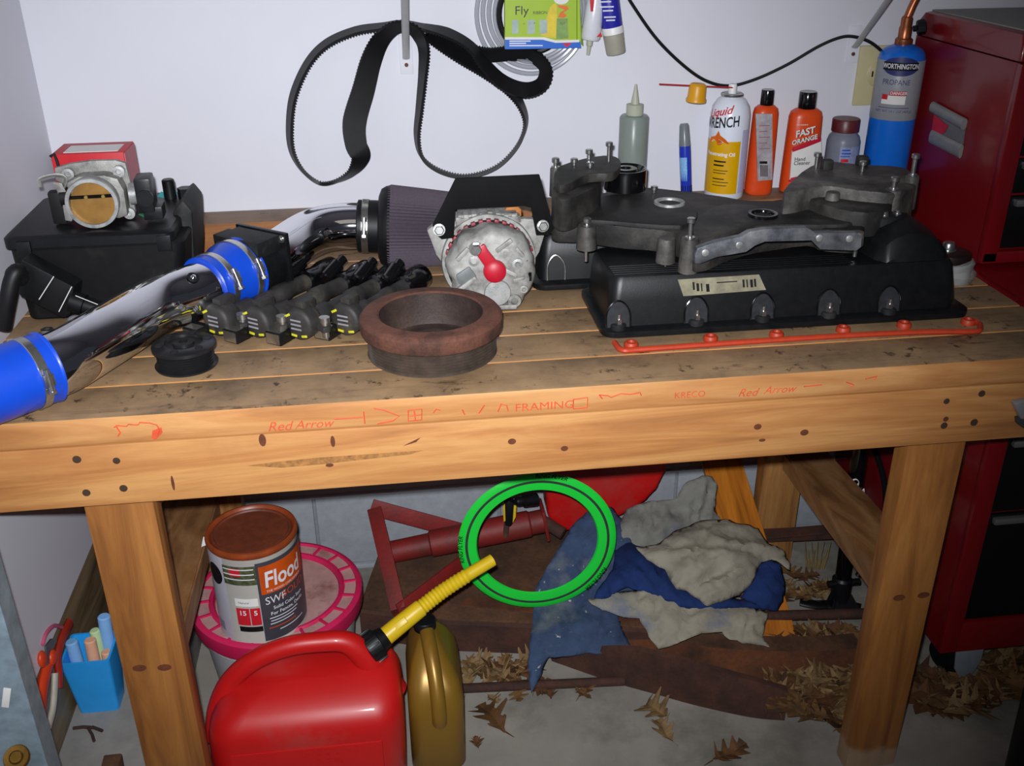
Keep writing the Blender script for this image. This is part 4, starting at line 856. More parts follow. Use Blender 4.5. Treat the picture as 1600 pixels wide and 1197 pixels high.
# shelf brackets
def bracket(name, label, ub, vb, path, w):
    c = A(ub, vb, y=WY); t = thing(name, label, 'shelf bracket', c)
    part('foot_plate', G().box(c.x-.0115, c.x+.0115, WY-.003, WY, c.z-.016, c.z+.05, bev=.001), M['wall'], t)
    part('screw_hole', G().cyl((c.x, WY-.0045, c.z), (c.x, WY-.0028, c.z), .0035, n=12), M['knot'], t)
    part('diagonal_brace', G().tube(path, (w, .0025), n=10, flat=(1, 0, 0)), plain('painted_bracket', 'b9bbba', .4, .3, var=.05) if 'painted_bracket' not in bpy.data.materials else bpy.data.materials['painted_bracket'], t)
b1 = A(635, 100, y=WY)
bracket('shelf_bracket', 'white metal shelf bracket holding up the black belts', 635, 101, [b1+V((0, -.005, .010)), b1+V((0, -.014, .020)), b1+V((0, -.075, .082)), b1+V((0, -.20, .21))], .0065)
b2 = A(1332, 84, y=WY)
bracket('shelf_bracket', 'white metal shelf bracket above the outlet near the tool chest', 1332, 84, [b2+V((0, -.005, .012)), b2+V((.002, -.014, .022)), b2+V((.004, -.08, .085)), b2+V((.008, -.2, .205))], .007)
# serpentine belt
bt = thing('drive_belt', 'long black ribbed drive belt looped over the left shelf bracket', 'belt', A(635, 40, y=.68))
BP = [(628, 36, 5), (600, 41, 12), (555, 48, 14), (510, 68, 16), (480, 100, 18), (458, 150, 20), (452, 200, 20), (456, 238, 18), (473, 268, 14), (498, 286, 12), (522, 285, 14), (550, 270, 28), (564, 246, 60), (556, 225, 85), (554, 190, 85), (568, 140, 78), (580, 95, 70), (596, 62, 55), (618, 44, 40), (640, 44, 35), (655, 58, 40), (662, 80, 30), (660, 120, 20), (655, 170, 15), (651, 215, 10), (660, 248, 5), (690, 269, 5), (730, 276, 8), (775, 262, 10), (808, 230, 12), (822, 195, 15), (815, 165, 22), (795, 138, 35), (760, 112, 40), (720, 88, 40), (690, 68, 40), (668, 52, 30), (690, 56, 40), (720, 74, 45), (760, 86, 55), (800, 84, 60), (832, 88, 50), (852, 108, 35), (846, 132, 40), (820, 141, 55), (785, 128, 50), (755, 98, 35), (735, 72, 25), (700, 52, 25), (660, 42, 10)]
yo = []
pts = []
n_ = len(BP)
for i, (u, v, a) in enumerate(BP):
    yy = .672
    if 10 <= i <= 17: yy = .664
    if 18 <= i <= 20: yy = .655
    if 36 <= i <= 41: yy = .684
    if 44 <= i <= 48: yy = .662
    pts.append(A(u, v, y=yy))
sp_ = smoothpath(pts, 20, True); ang = []
for i in range(n_):
    for k in range(20): ang.append(BP[i][2]+(BP[(i+1) % n_][2]-BP[i][2])*k/20)
Lb = []
NP_ = len(sp_)
tot = [0]
for i in range(NP_): tot.append(tot[-1]+(sp_[(i+1) % NP_]-sp_[i]).length)
step = .0026; nb_ = int(tot[-1]/step)//2*2; j = 0
for q in range(nb_):
    s = tot[-1]*q/nb_
    while tot[j+1] < s: j += 1
    ii_ = j/20; f = (s-tot[j])/(tot[j+1]-tot[j]+1e-9); p = sp_[j].lerp(sp_[(j+1) % NP_], f); a = rad(ang[j])
    t = (sp_[(j+3) % NP_]-sp_[j-2]); t.y *= .3; t.normalize(); nrm = V((-t.z, 0, t.x)).normalized(); w = (V((0, -1, 0))*cos(a)+nrm*sin(a)).normalized(); h = w.cross(t).normalized()
    hw = .0145*(1+.42*max(0, 1-abs(ii_-14)/5)); th = -.0022; inn = -.0048 if q % 2 else -.0018
    Lb.append([p+w*hw+h*th, p-w*hw+h*th, p-w*hw-h*inn, p+w*hw-h*inn])
Lb.append(Lb[0])
part('ribbed_band', G().loft(Lb, cap=False), M['rubber'], bt)
# hanging pack, tubing coil, tubes
c = A(832, 22, y=.694); ht = thing('tubing_coil', 'coil of clear plastic tubing hanging behind the green package', 'tubing', c)
M['cleartube'] = plain('clear_tubing', 'b4b8c0', .2, alpha=.45, var=.05)
for k in range(4):
    r = .098-.0085*k; pp = [V((c.x+r*cos(2*pi*i/60)+.002*k, .694-.001*k, c.z+r*1.03*sin(2*pi*i/60)+.003*sin(k))) for i in range(60)]
    part('loop', G().tube(pp, .0042, n=8, closed=True), M['cleartube'], ht)
part('dark_hose', G().tube([V((c.x+.060*cos(2*pi*i/40), .690, c.z+.063*sin(2*pi*i/40))) for i in range(40)], .0055, n=8, closed=True), M['rubber'], ht)
yk = .668
def px(pl, d=.0006, y=yk): return G().prism([A(u, v, y=y) for u, v in pl], (0, d, 0))
fk = thing('fly_trap_pack', 'green and blue card pack reading Fly hanging on the wall', 'package', A(845, 60, y=yk))
part('card', px([(789, -30), (905, -30), (908, 74), (789, 76)], .012), plain('card_green', '9cba22', .45, var=.03), fk)
part('side_flap', G().prism([A(901, -30, y=yk), A(901, 62, y=yk), A(911, 72, y=yk+.012), A(902, -30, y=yk+.012)], (.0008, 0, 0)), plain('card_olive', '869a44', .5), fk)
part('yellow_ray', px([(860, 10), (868, 4), (870, 10), (872, 60), (854, 58), (845, 55)], y=yk-.0008), plain('card_yellow', 'd8c02c', .45), fk)
part('white_wave', px([(789, 58), (850, 58), (868, 63), (905, 62), (905, 66), (868, 67), (848, 62), (789, 62)], y=yk-.0012), M['paper'], fk)
part('blue_band', px([(789, 62), (848, 62), (868, 66), (907, 65), (908, 75), (789, 77)], y=yk-.0010), plain('card_blue', '1a62c4', .45, var=.03), fk)
for k, u in enumerate((800, 824, 843)): part('picture_tile', px([(u, 31), (u+12 if k else u+10, 31), (u+12 if k else u+10, 52), (u, 53)], y=yk-.0014), plain('tile_grey', '9fb0a8', .5, var=.15) if k == 0 else bpy.data.materials['tile_grey'], fk)
part('tube_picture', px([(870, 29), (887, 29), (888, 60), (869, 61)], y=yk-.0016), plain('tube_green', '7a9a50', .5, var=.2), fk)
part('ribbon_picture', px([(871, 8), (886, 9), (889, 14), (880, 20), (886, 24), (881, 28), (872, 27), (875, 20), (883, 15), (873, 12)], y=yk-.0018), plain('ribbon_orange', 'dc6a22', .5, var=.2), fk)
part('round_badge', px([(868+12*cos(2*pi*k/20)+9, -2+9*sin(2*pi*k/20)) for k in range(20)], y=yk-.0018), M['paper'], fk)
for body, u, v, s, mm, kw in (('Fly', 815, 17, .020, lk, dict(xs=1.1)), ('RIBBON', 844, 20, .0070, lk, {}), ('A', 819, 37, .004, lk, {}), ('A', 835, 36, .004, lk, {}), ('FLY', 879, 37, .0055, lk, {})):
    ttext(body, u, v, s, yk-.0022, 0, mm, fk, **kw)
for u0, u1, v in ((796, 829, 64.5), (796, 822, 68), (796, 848, 71.5)): part('print_line', px([(u0, v-1), (u1, v-1.2), (u1, v+.6), (u0, v+.8)], y=yk-.0016), bpy.data.materials['print_white'], fk)
part('red_mark', px([(878, 68), (894, 67), (886, 74)], y=yk-.0016), bpy.data.materials['label_crimson'], fk)
# two hanging tubes
def hang(p0, p1, y): a, b = A(*p0, y=y), A(*p1, y=y); return a, b-a
o_, d_ = hang((922, 62), (936, -40), .682); LL = d_.length
tw = thing('sealant_tube', 'white squeeze tube with a clear nozzle hanging beside the green package', 'tube', o_)
part('body', G().lathe([(.006, -.002), (.0155, .0), (.018, .004), (.0165, LL*.5), (.008, LL), (0, LL)], o_, d_, n=28), plain('tube_white', 'd8d9df', .3, var=.03, coat=.3), tw)
part('nozzle', G().lathe([(.0058, 0), (.0058, -.010), (.0040, -.011), (.0030, -.026), (0, -.026)], o_, d_, n=16), M['nozzle'], tw)
part('red_print', px([(921, -8), (929, -6), (927, 18), (923, 18)], y=.6630), bpy.data.materials['label_red'], tw)
part('red_print', px([(932, 58), (939, 50), (941, 57)], y=.664), bpy.data.materials['label_red'], tw)
o_, d_ = hang((957, 44), (945, -40), .680); LL = d_.length
tb_ = thing('caulk_tube', 'dark blue squeeze tube with a grey cap hanging on the wall', 'tube', o_)
part('body', G().lathe([(.0172, -.004), (.0185, .0), (.019, LL*.55), (.014, LL), (0, LL)], o_, d_, n=30), plain('tube_blue', '2a2a9c', .32, var=.05), tb_)
part('collar', G().lathe([(.0165, -.010), (.0192, -.009), (.0190, .002), (.0185, .003)], o_, d_, n=30), M['white'], tb_)
part('cap', G().lathe([(0, -.044), (.0165, -.044), (.0175, -.042), (.0185, -.010), (.016, -.009)], o_, d_, n=30), plain('cap_grey', 'a09c8c', .5, var=.05), tb_)
for (u, v, s, b) in ((946, 3, 9, ''), (948, 11, 11, ''), (950, 17, 8, ''), (953, 27, 9, ''), (954, 32, 7, '')): part('print_line', px([(u-s, v-1), (u+s, v-1.6), (u+s, v+.6), (u-s, v+1.2)], y=.6600), bpy.data.materials['print_white'], tb_)
# ------------------------------------------------------------------ tool chest and roller cabinet
M['chestred'] = plain('chest_red', '780c14', .3, var=.05, coat=.25, sc=8)
M['drawer'] = plain('drawer_black', '0a0c0c', .35, var=.2)
M['pull'] = plain('drawer_pull', 'a9aaa8', .35, .8, var=.05)
TX = 1.508
ch = thing('tool_chest', 'red metal top chest with black drawers standing on the roller cabinet', 'tool chest', (1.85, .52, .782))
CZ1 = 1.157; Y0, Y1 = .366, .698
g = G(); g.loft([rrect(TX, TX+.68, Y0, Y1, .784, .006), rrect(TX, TX+.68, Y0, Y1, 1.112, .006)]); part('case', g, M['chestred'], ch)
g = G(); g.loft([rrect(TX+.0005, TX+.68, Y0-.002, Y1, 1.1145, .006), rrect(TX+.0005, TX+.68, Y0-.002, Y1, CZ1-.02, .006), rrect(TX+.004, TX+.676, Y0+.004, Y1-.008, CZ1-.004, .012), rrect(TX+.012, TX+.668, Y0+.014, Y1-.02, CZ1, .015)]); part('lid', g, M['chestred'], ch)
part('lid_top_mat', G().box(TX+.013, TX+.66, Y0+.016, Y1-.022, CZ1-.001, CZ1+.002, bev=.0008), plain('grey_lid_mat', '8b8984', .7, var=.08), ch)
# handle cut-out with rolled edges
h0, h1, h2, h3 = [A(u, v, x=TX-.001) for u, v in ((1462, 162), (1510, 188), (1502, 244), (1455, 220))]
hd_ = part('side_handle', G().prism([h0, h1, h2, h3], (.0006, 0, 0)), plain('handle_well', '7a7a78', .5, .3), ch, label='grey recessed side handle')
g = G(); g.tube([h0+V((-.004, .002, -.006)), h1+V((-.004, -.002, -.006))], (.010, .006), n=12, flat=(0, 0, 1)); part('grip', g, plain('grip_grey', '8e8f8e', .45, .3), hd_)
g = G(); g.tube([h3+V((-.002, 0, .008)), h2+V((-.002, 0, .008))], (.012, .004), n=12, flat=(0, 0, 1)); part('grip', g, bpy.data.materials['grip_grey'], hd_)
def hl(s, t_): return h0.lerp(h1, s).lerp(h3.lerp(h2, s), t_)
g = G(); g.prism([hl(.02, .28)+V((-.001, 0, 0)), hl(.5, .38)+V((-.001, 0, 0)), hl(.42, .6)+V((-.001, 0, 0)), hl(.22, .8)+V((-.001, 0, 0)), hl(.0, .84)+V((-.001, 0, 0))], (-.001, 0, 0)); part('red_reflection', g, plain('reflection_red', 'c0202c', .4), hd_)  # red reflection in the handle recess, painted as a coloured panel
def drawer(par, x0, x1, y, z0, z1):
    d = part('drawer', G().box(x0, x1, y-.006, y+.02, z0+.002, z1-.002, bev=.002), M['drawer'], par)
    part('drawer_pull', G().box(x0+.006, x1-.006, y-.016, y-.005, z1-.018, z1-.006, bev=.003), M['pull'], d)
part('front_post', G().box(TX-.0005, TX+.030, Y0-.012, Y0+.004, .785, 1.112, bev=.004), M['chestred'], ch); part('front_rail', G().box(TX, TX+.68, Y0-.012, Y0+.004, .785, .806, bev=.003), M['chestred'], ch)
zz = .808
for hgt in (.095, .062, .062, .082): drawer(ch, TX+.033, TX+.65, Y0-.001, zz, zz+hgt-.001); zz += hgt
CX0 = 1.482; CYF = .186
cb = thing('roller_cabinet', 'red roller cabinet with black drawers at the right end of the bench', 'tool cabinet', (1.85, .44, 0))
CTOP = .776
g = G(); g.box(CX0, CX0+.74, CYF+.012, .698, .082, CTOP, bev=.003); part('case', g, M['chestred'], cb)
part('top_rim', G().box(CX0-.001, CX0+.742, CYF-.004, CYF+.02, CTOP-.012, CTOP+.004, bev=.003), M['chestred'], cb)
part('top_rim', G().box(CX0-.001, CX0+.014, CYF+.02, .698, CTOP-.012, CTOP+.004, bev=.003), M['chestred'], cb)
part('front_post', G().box(CX0-.0005, CX0+.034, CYF, CYF+.014, .082, CTOP-.012, bev=.003), M['chestred'], cb)
part('bottom_rail', G().box(CX0+.03, CX0+.74, CYF, CYF+.014, .082, .150, bev=.003), M['chestred'], cb)
zz = .153
for hgt in (.235, .155, .14, .075): drawer(cb, CX0+.036, CX0+.70, CYF+.011, zz, zz+hgt-.002); zz += hgt
cw = A(1490, 1066, z=.0)
wx, wy = CX0+.052, CYF+.045
cst = part('caster', G().lathe([(.0, -.014), (.030, -.014), (.036, -.010), (.036, .010), (.030, .014), (0, .014)], (wx, wy, .036), (1, .5, 0), n=28), M['rubber'], cb)
part('caster_fork', G().prism([A(u, v, y=wy-.042) for u, v in ((1496, 1001), (1542, 999), (1532, 1035), (1513, 1062), (1500, 1060), (1492, 1046))], (0, .004, 0), bev=.001), plain('zinc_fork', '8b959c', .45, .2), cst)
# ================================================================== under the bench
M['rustbrown'] = rust('rust_brown', '6e4a30', '543825', '35241a', .9, 12)
M['rustdark'] = rust('rust_dark', '5a3427', '452a21', '2a1c18', .88, 15)
M['rustorange'] = rust('rust_orange', '7a4420', '5e3620', '3a241a', .88, 12)
M['jackred'] = rust('worn_red_paint', '8e1c1a', '7a1a18', '53261c', .6, 9)
M['canred'] = plain('can_red', 'bd1414', .42, var=.05, sc=8, dirt=lin('a83a34'), dirtamt=.12, coat=.15)
M['spoutyellow'] = plain('spout_yellow', 'd8b71a', .4, var=.04)
# bucket with a pink lid
bc = V((.270, .385, 0)); BZ = .205
bk = thing('bucket', 'white bucket with a dirty pink lid under the paint can', 'bucket', bc)
part('body', G().lathe([(0, .004), (.118, 0), (.124, .004), (.140, BZ-.05), (.146, BZ-.048), (.146, BZ-.043), (.141, BZ-.04), (.143, BZ-.02)], bc, n=56), plain('bucket_white', 'b5b3b4', .45, var=.06, sc=12), bk)
M['pink'] = plain('pink_lid', 'c81f54', .45, var=.12, sc=14)
M['pinkdust'] = plain('dusty_pink', 'b58a86', .75, var=.14, sc=30, dirt=lin('8a5a52'), dirtamt=.25)
ld_ = part('lid', G().lathe([(.146, BZ-.036), (.152, BZ-.036), (.155, BZ-.030), (.155, BZ-.004), (.151, BZ), (.146, BZ+.001), (.144, BZ-.004), (.122, BZ-.005), (.119, BZ-.001), (.115, BZ-.001), (.112, BZ-.010), (0, BZ-.010)], bc, n=64), M['pink'], bk)
part('lid_panel', G().lathe([(.1115, BZ-.0096), (.05, BZ-.0088), (0, BZ-.0088)], bc, n=48), M['pinkdust'], ld_)
for k in range(20):
    t = 2*pi*k/20+.1; part('lid_rib', G().box(-.0025, .0025, .1215, .1455, BZ-.006, BZ-.0006, bev=.001, M=MX.Translation((bc.x, bc.y, 0)) @ MX.Rotation(t, 4, 'Z')), M['pink'], ld_)
g = G(); g.lathe([(.1235, BZ-.0045), (.1435, BZ-.0036)], bc, n=60); part('dusty_channel', g, M['pinkdust'], ld_)
# paint can
pc = A(413, 966, z=BZ-.009); pc.z = BZ-.0088; R_ = .0755
ptz = A(393, 826, y=pc.y).z; HC = ptz-pc.z
pn = thing('paint_can', 'paint can with a brown lid and dark label standing on the pink bucket lid', 'paint can', pc)
part('can', G().lathe([(0, .004), (R_-.004, .004), (R_-.002, 0), (R_+.0005, .001), (R_-.0005, .005), (R_-.0005, HC-.012), (R_+.001, HC-.008)], pc, n=60), plain('can_white_grey', 'b4b2aa', .4, var=.03), pn)
M['stain'] = plain('brown_stain', '6a3420', .5, var=.2, sc=60, bump=.25)
part('rim', G().lathe([(R_-.0005, HC-.012), (R_+.0015, HC-.009), (R_+.0018, HC-.004), (R_+.0005, HC), (R_-.003, HC+.001), (R_-.006, HC-.001), (R_-.008, HC-.007)], pc, n=60), plain('rim_rust', '8a3d1c', .4, var=.2, sc=40), pn)
part('lid', G().lathe([(R_-.0075, HC-.006), (R_-.009, HC-.0035), (R_-.012, HC-.0030), (R_-.014, HC-.0055), (.02, HC-.0058), (0, HC-.0058)], pc, n=56), M['stain'], pn, label='brown stained lid')
rl = R_+.0001
def pmap(a, z): return cylmap(pc, rl+.0004, a, pc.z+z)
part('label_white', patch(pc, rl, -1.5, -.60, pc.z+.006, pc.z+HC-.012, 16), plain('label_pale', 'b9b8c2', .4, var=.04), pn)
part('label_grey', patch(pc, rl+.0002, .14, 1.75, pc.z+.010, pc.z+HC-.020, 24), plain('label_slate', '3e3f47', .4, var=.06), pn)
part('orange_panel', patch(pc, rl+.0004, .20, 1.7, pc.z+HC-.085, pc.z+HC-.028, 20), plain('label_orange', 'c24e12', .4, var=.15, sc=30), pn)
pw = bpy.data.materials['print_white']
for body, a, z, s, mm, kw in (('Flood', .80, HC-.058, .044, pw, dict(xs=.78, bold=.02, shear=.06)), ('THE WOOD CARE EXPERTS', .80, HC-.080, .0060, pw, {}), ('SWF', .50, HC-.100, .0215, pw, dict(xs=.9)), ('-SOLID', .98, HC-.097, .0200, plain('orange_print', 'd04a1a', .4), {}),
                              ('Solid Color Stain', .84, HC-.117, .0095, pw, dict(bold=.01)), ('For Fences, Decks', .80, HC-.128, .0095, pw, dict(bold=.01)), ('Natural', -.22, HC-.098, .006, lk, {}), ('15', -.27, HC-.120, .0135, pw, dict(bold=.02)), ('5', .02, HC-.120, .0135, pw, dict(bold=.02))):
    fm = cylmap(pc, rl+(.0009 if body not in ('15', '5') else .0012), a, pc.z+z); part('lettering', G().text(body, s, fm, **kw), mm, pn)
for a0_, a1_, dz, mn in ((.30, 1.05, .137, 'print_white'), (.32, 1.0, .143, 'print_white'), (.30, .9, .149, 'print_white'), (.26, .95, .157, 'orange_print'), (.5, 1.2, .165, 'print_white')):
    part('print_line', patch(pc, rl+.0006, a0_, a1_, pc.z+HC-dz-.0009, pc.z+HC-dz+.0009, 8), bpy.data.materials[mn], pn)
part('name_tag', patch(pc, rl+.0003, -.42, .10, pc.z+HC-.106, pc.z+HC-.090, 8), M['paper'], pn)
part('red_square', patch(pc, rl+.0005, -.42, -.12, pc.z+HC-.146, pc.z+HC-.110, 6), bpy.data.materials['label_red'], pn); part('red_square', patch(pc, rl+.0005, -.10, .12, pc.z+HC-.146, pc.z+HC-.110, 6), bpy.data.materials['label_red'], pn)
part('black_strip', patch(pc, rl+.0003, -.40, .13, pc.z+HC-.160, pc.z+HC-.149, 8), M['blackmatte'], pn)
fm = cylmap(pc, rl+.0005, -.92, pc.z+HC-.052); part('black_spot', G().sheet([fm(.019*q/6*cos(2*pi*k/24)+.00001*q, .021*q/6*sin(2*pi*k/24)) for q in range(7) for k in range(25)], 25), M['blackmatte'], pn)
part('picture_band', patch(pc, rl+.0003, -.62, .14, pc.z+HC-.062, pc.z+HC-.024, 10), plain('photo_green', '4c5238', .5, var=.7, sc=120), pn)
part('picture_house', patch(pc, rl+.0006, -.45, -.20, pc.z+HC-.044, pc.z+HC-.028, 5), bpy.data.materials['label_red'], pn)
for z in (.030, .040, .050): part('picture_rail', patch(pc, rl+.0007, -.60, .10, pc.z+HC-z-.0012, pc.z+HC-z+.0008, 8), pw, pn)
fm = cylmap(pc, rl+.0006, -1.0, pc.z+.030)
for k in range(7): part('bar', G().sheet([fm(-.010+k*.003, -.010), fm(-.0086+k*.003, -.010), fm(-.010+k*.003, .010), fm(-.0086+k*.003, .010)], 2), bpy.data.materials['print_navy'], pn)
fm = cylmap(pc, R_, -1.62, pc.z+HC-.016); part('torn_paper', G().prism([fm(0, .004), fm(.0, -.012), fm(.0, -.012)+V((-.012, 0, -.004)), fm(0, 0)+V((-.006, 0, .004))], (0, .0006, 0)), M['paper'], pn)
# red gas can
gc = thing('gas_can', 'large red plastic gas can with a yellow spout in front of the bucket', 'gas can', (.335, .14, 0))
def rl2(x0, x1, y0, y1, z, r): return rrect(x0, x1, y0, y1, z, r, 7)
g = G(); g.loft([rl2(.190, .478, .072, .216, 0, .03), rl2(.178, .490, .060, .226, .014, .045), rl2(.176, .492, .058, .228, .10, .045), rl2(.178, .492, .058, .228, .150, .045), rl2(.182, .491, .060, .226, .168, .045), rl2(.190, .490, .068, .224, .184, .045),
                 rl2(.202, .488, .082, .220, .198, .045), rl2(.225, .484, .104, .214, .210, .045), rl2(.262, .478, .122, .208, .218, .038), rl2(.30, .470, .136, .20, .222, .03)])
part('body', g, M['canred'], gc, smooth=60)
hpz = [(A(u, v, y=y), (a, b)) for u, v, y, a, b in ((341, 1150, .13, .022, .022), (343, 1105, .14, .019, .019), (362, 1062, .148, .017, .017), (400, 1030, .15, .0165, .0165), (450, 1010, .152, .0165, .0165), (500, 1003, .154, .0165, .0165), (540, 1003, .155, .018, .018), (568, 1022, .155, .022, .022), (588, 1050, .155, .028, .028), (606, 1082, .152, .034, .034))]
hp2 = smoothpath([p for p, r in hpz], 6); rr = []
for i in range(len(hp2)): t = i/6; k = min(int(t), len(hpz)-2); f = t-k; rr.append((hpz[k][1][0]*(1-f)+hpz[k+1][1][0]*f,)*2)
part('handle', G().tube(hp2, rr, n=20), M['canred'], gc, smooth=60)
# embossed panel and lettering
fm = lambda x, y: V((.335+x, .0575, .085+y))
part('front_panel', G().box(.215, .455, .0555, .062, .022, .140, bev=.003), M['canred'], gc)
for i, (b, s, z) in enumerate((('GASOLINE', .020, .128), ('5 GAL', .016, .108))):
    part('embossed_lettering', G().text(b, s, lambda x, y: V((.37+x, .0549, z+y)), bold=.01), M['canred'], gc)
col = A(585, 1008, y=.165); sd = (A(765, 876, y=.25)-col); sdir = (A(655, 955, y=.205)-col).normalized()
n0 = V((col.x-.012, col.y, .20))
part('neck', G().cyl(n0, col, .028, .0215, n=24), M['canred'], gc)
part('collar', G().lathe([(.020, -.016), (.026, -.014), (.026, .008), (.022, .010), (.019, .022), (.015, .024)], col, sdir, n=28), M['blackplastic'], gc)
for k in range(14):
    t = 2*pi*k/14; Mx = frame(col, sdir) @ MX.Rotation(t, 4, 'Z'); part('collar_rib', G().box(.0245, .0292, -.0022, .0022, -.013, .007, bev=.0006, M=Mx), M['blackplastic'], gc)
s1 = A(655, 952, y=.200); s2 = A(690, 925, y=.222); s3 = A(730, 899, y=.240); s4 = A(770, 875, y=.258)
sp1 = smoothpath([col+sdir*.016, s1.lerp(col, .45), s1, s2, s3, s4], 14); NN = len(sp1); rad_ = []
for i in range(NN):
    t = i/(NN-1)
    if t < .42: r = .0162-.003*t
    elif t < .80: r = .0128-.002*(t-.42) + (.0010 if (i % 2) else -.0006)
    else: r = .0112-.002*(t-.8)
    rad_.append((r, r))
sp2 = part('spout', G().tube(sp1, rad_, n=24), M['spoutyellow'], gc, label='yellow ribbed pouring spout')
e_ = (sp1[-1]-sp1[-2]).normalized(); part('spout_mouth', G().cyl(sp1[-1], sp1[-1]+e_*.0008, .0085, n=20), plain('spout_end', '9a8420', .5), sp2)
mm_ = sp1[int(NN*.22)]; Mx = frame(mm_, (-.1, -.75, .6), sdir); part('spout_button', G().box(-.014, .014, -.006, .006, .010, .0165, bev=.002, M=Mx), M['spoutyellow'], sp2)
# golden jug
jc = V((.545, .18, 0)); jg = thing('oil_jug', 'gold plastic jug with a black cap right of the red gas can', 'jug', jc)
M['gold'] = plain('gold_plastic', '8d6a24', .36, .35, var=.06, sc=10)
g = G(); jx0, jx1 = .4985, .592
g.loft([rl2(jx0+.008, jx1-.006, .112, .262, 0, .02), rl2(jx0, jx1, .104, .27, .008, .026), rl2(jx0, jx1, .104, .27, .125, .026), rl2(jx0, jx1, .106, .27, .150, .026), rl2(jx0+.003, jx1-.006, .120, .268, .178, .024), rl2(jx0+.010, jx1-.020, .142, .262, .202, .022), rl2(jx0+.022, jx1-.035, .175, .25, .222, .018), rl2(jx0+.030, jx1-.042, .19, .24, .232, .014)])
part('body', g, M['gold'], jg, smooth=60)
jp = smoothpath([V((.549, .106, .118)), V((.549, .102, .140)), V((.548, .112, .172)), V((.545, .135, .204)), V((.541, .165, .226)), V((.538, .20, .232))], 6)
part('handle', G().tube(jp, [(.0125, .0125)]*len(jp), n=18), M['gold'], jg, smooth=60)
part('cap', G().lathe([(.019, 0), (.0195, .002), (.0195, .016), (.018, .018), (0, .018)], (.535, .215, .230), n=26), M['blackplastic'], jg)
# rusty plate / ramp
PZ = .075
rp = thing('rusty_ramp', 'flat rusty steel ramp lying on the floor under the red jack stand', 'ramp', A(760, 1000, z=0))
tp = [A(u, v, z=PZ) for u, v in ((597, 842), (900, 826), (1062, 983), (940, 975), (830, 972), (700, 967), (561, 948))]
for p in tp: p.y = min(p.y, .690)
g = G(); g.prism(tp, (0, 0, -.006), bev=.0015); part('top_plate', g, M['rustbrown'], rp)
fr = [tp[6], tp[5], tp[4], tp[3], tp[2]]
g = G(); L_ = []
for p in fr: L_.append([p+V((0, -.001, -.004)), p+V((0, -.008, -.008)), V((p.x, p.y-.008, .001)), V((p.x, p.y+.002, .001)), p+V((0, .004, -.010))])
g.loft(L_); part('front_flange', g, M['rustdark'], rp)
g = G(); L_ = [[p+V((0, 0, -.006)), p+V((.006, 0, -.006)), V((p.x+.006, p.y, .001)), V((p.x, p.y, .001))] for p in (tp[0], tp[6])]; g.loft(L_); part('side_flange', g, M['rustbrown'], rp)
g = G(); g.prism([A(u, v, z=PZ+.004) for u, v in ((728, 935), (840, 918), (1010, 955), (1040, 975), (850, 958), (722, 945))], (0, 0, -.0035)); part('loose_plate', g, M['rustorange'], rp)
# red jack stand
js = thing('jack_stand', 'worn red steel jack stand lying on its side on the rusty ramp', 'jack stand', A(700, 900, z=PZ))
pA, pB, pC = A(580, 792, y=.640), A(622, 952, z=PZ+.022), A(735, 838, y=.630)
def bar(p, q, w, d, hint=(0, -1, .3)):
    Mx = frame(p, q-p, hint); Lb_ = (q-p).length; return G().box(-d/2, d/2, -w/2, w/2, 0, Lb_, bev=.0015, M=Mx)
def anglebar(p, q, w, hint=(0, -1, .3)):
    g = bar(p, q, w, .005, hint); Mx = frame(p, q-p, hint); g.box(-.022, .0, w/2-.005, w/2, 0, (q-p).length, bev=.001, M=Mx); return g
part('leg', anglebar(pA, A(730, 832, y=.640), .034), M['jackred'], js)
part('leg', anglebar(pA+V((.006, -.006, .0)), pB, .030), M['jackred'], js)
part('leg', anglebar(pB+V((0, -.004, 0)), A(745, 860, y=.60), .026), M['jackred'], js)
q0, q1, q2, q3 = A(606, 864, y=.60), A(672, 850, y=.60), A(760, 833, y=.60), A(848, 814, y=.60)
part('base_tube', G().cyl(q0, q1, .0235, n=24), M['jackred'], js)
part('main_tube', G().lathe([(.0245, 0), (.0285, .003), (.0285, (q3-q1).length-.03), (.025, (q3-q1).length-.026), (.025, (q3-q1).length)], q1, q3-q1, n=28, cap=True), M['jackred'], js)
Mx = frame(q3, q3-q2, (0, 0, 1)); part('end_plate', G().box(-.036, .040, -.028, .028, 0, .007, bev=.002, M=Mx), M['jackred'], js)
g = G(); g.cyl(q3, A(880, 834, y=.57), .013, n=14); part('handle_socket', g, M['rustdark'], js)
part('pin', G().cyl(A(790, 838, y=.575), A(792, 818, y=.57), .006, n=10), M['rustbrown'], js)
# quick clamp in the ring
qc = thing('clamp_tool', 'small black and yellow clamp on the red jack tube seen through the green ring', 'clamp', A(797, 812, y=.565))
g = G(); g.prism([A(u, v, y=.555) for u, v in ((787, 790), (795, 783), (806, 788), (806, 812), (798, 824), (789, 822))], (0, .02, 0), bev=.004); part('handle', g, M['blackplastic'], qc)
for px_ in (((786, 792), (789, 788), (790, 814), (787, 816)), ((803, 790), (807, 791), (806, 808), (801, 818))): part('yellow_grip', G().prism([A(u, v, y=.553) for u, v in px_], (0, .004, 0), bev=.001), M['spoutyellow'], qc)
a_, b_ = A(806, 784, y=.56), A(838, 780, y=.575); part('ribbed_cap', G().lathe([(.008, 0), (.0095, .004), (.0095, .016), (.013, .018), (.0135, (b_-a_).length), (0, (b_-a_).length)], a_, b_-a_, n=14), M['blackplastic'], qc)
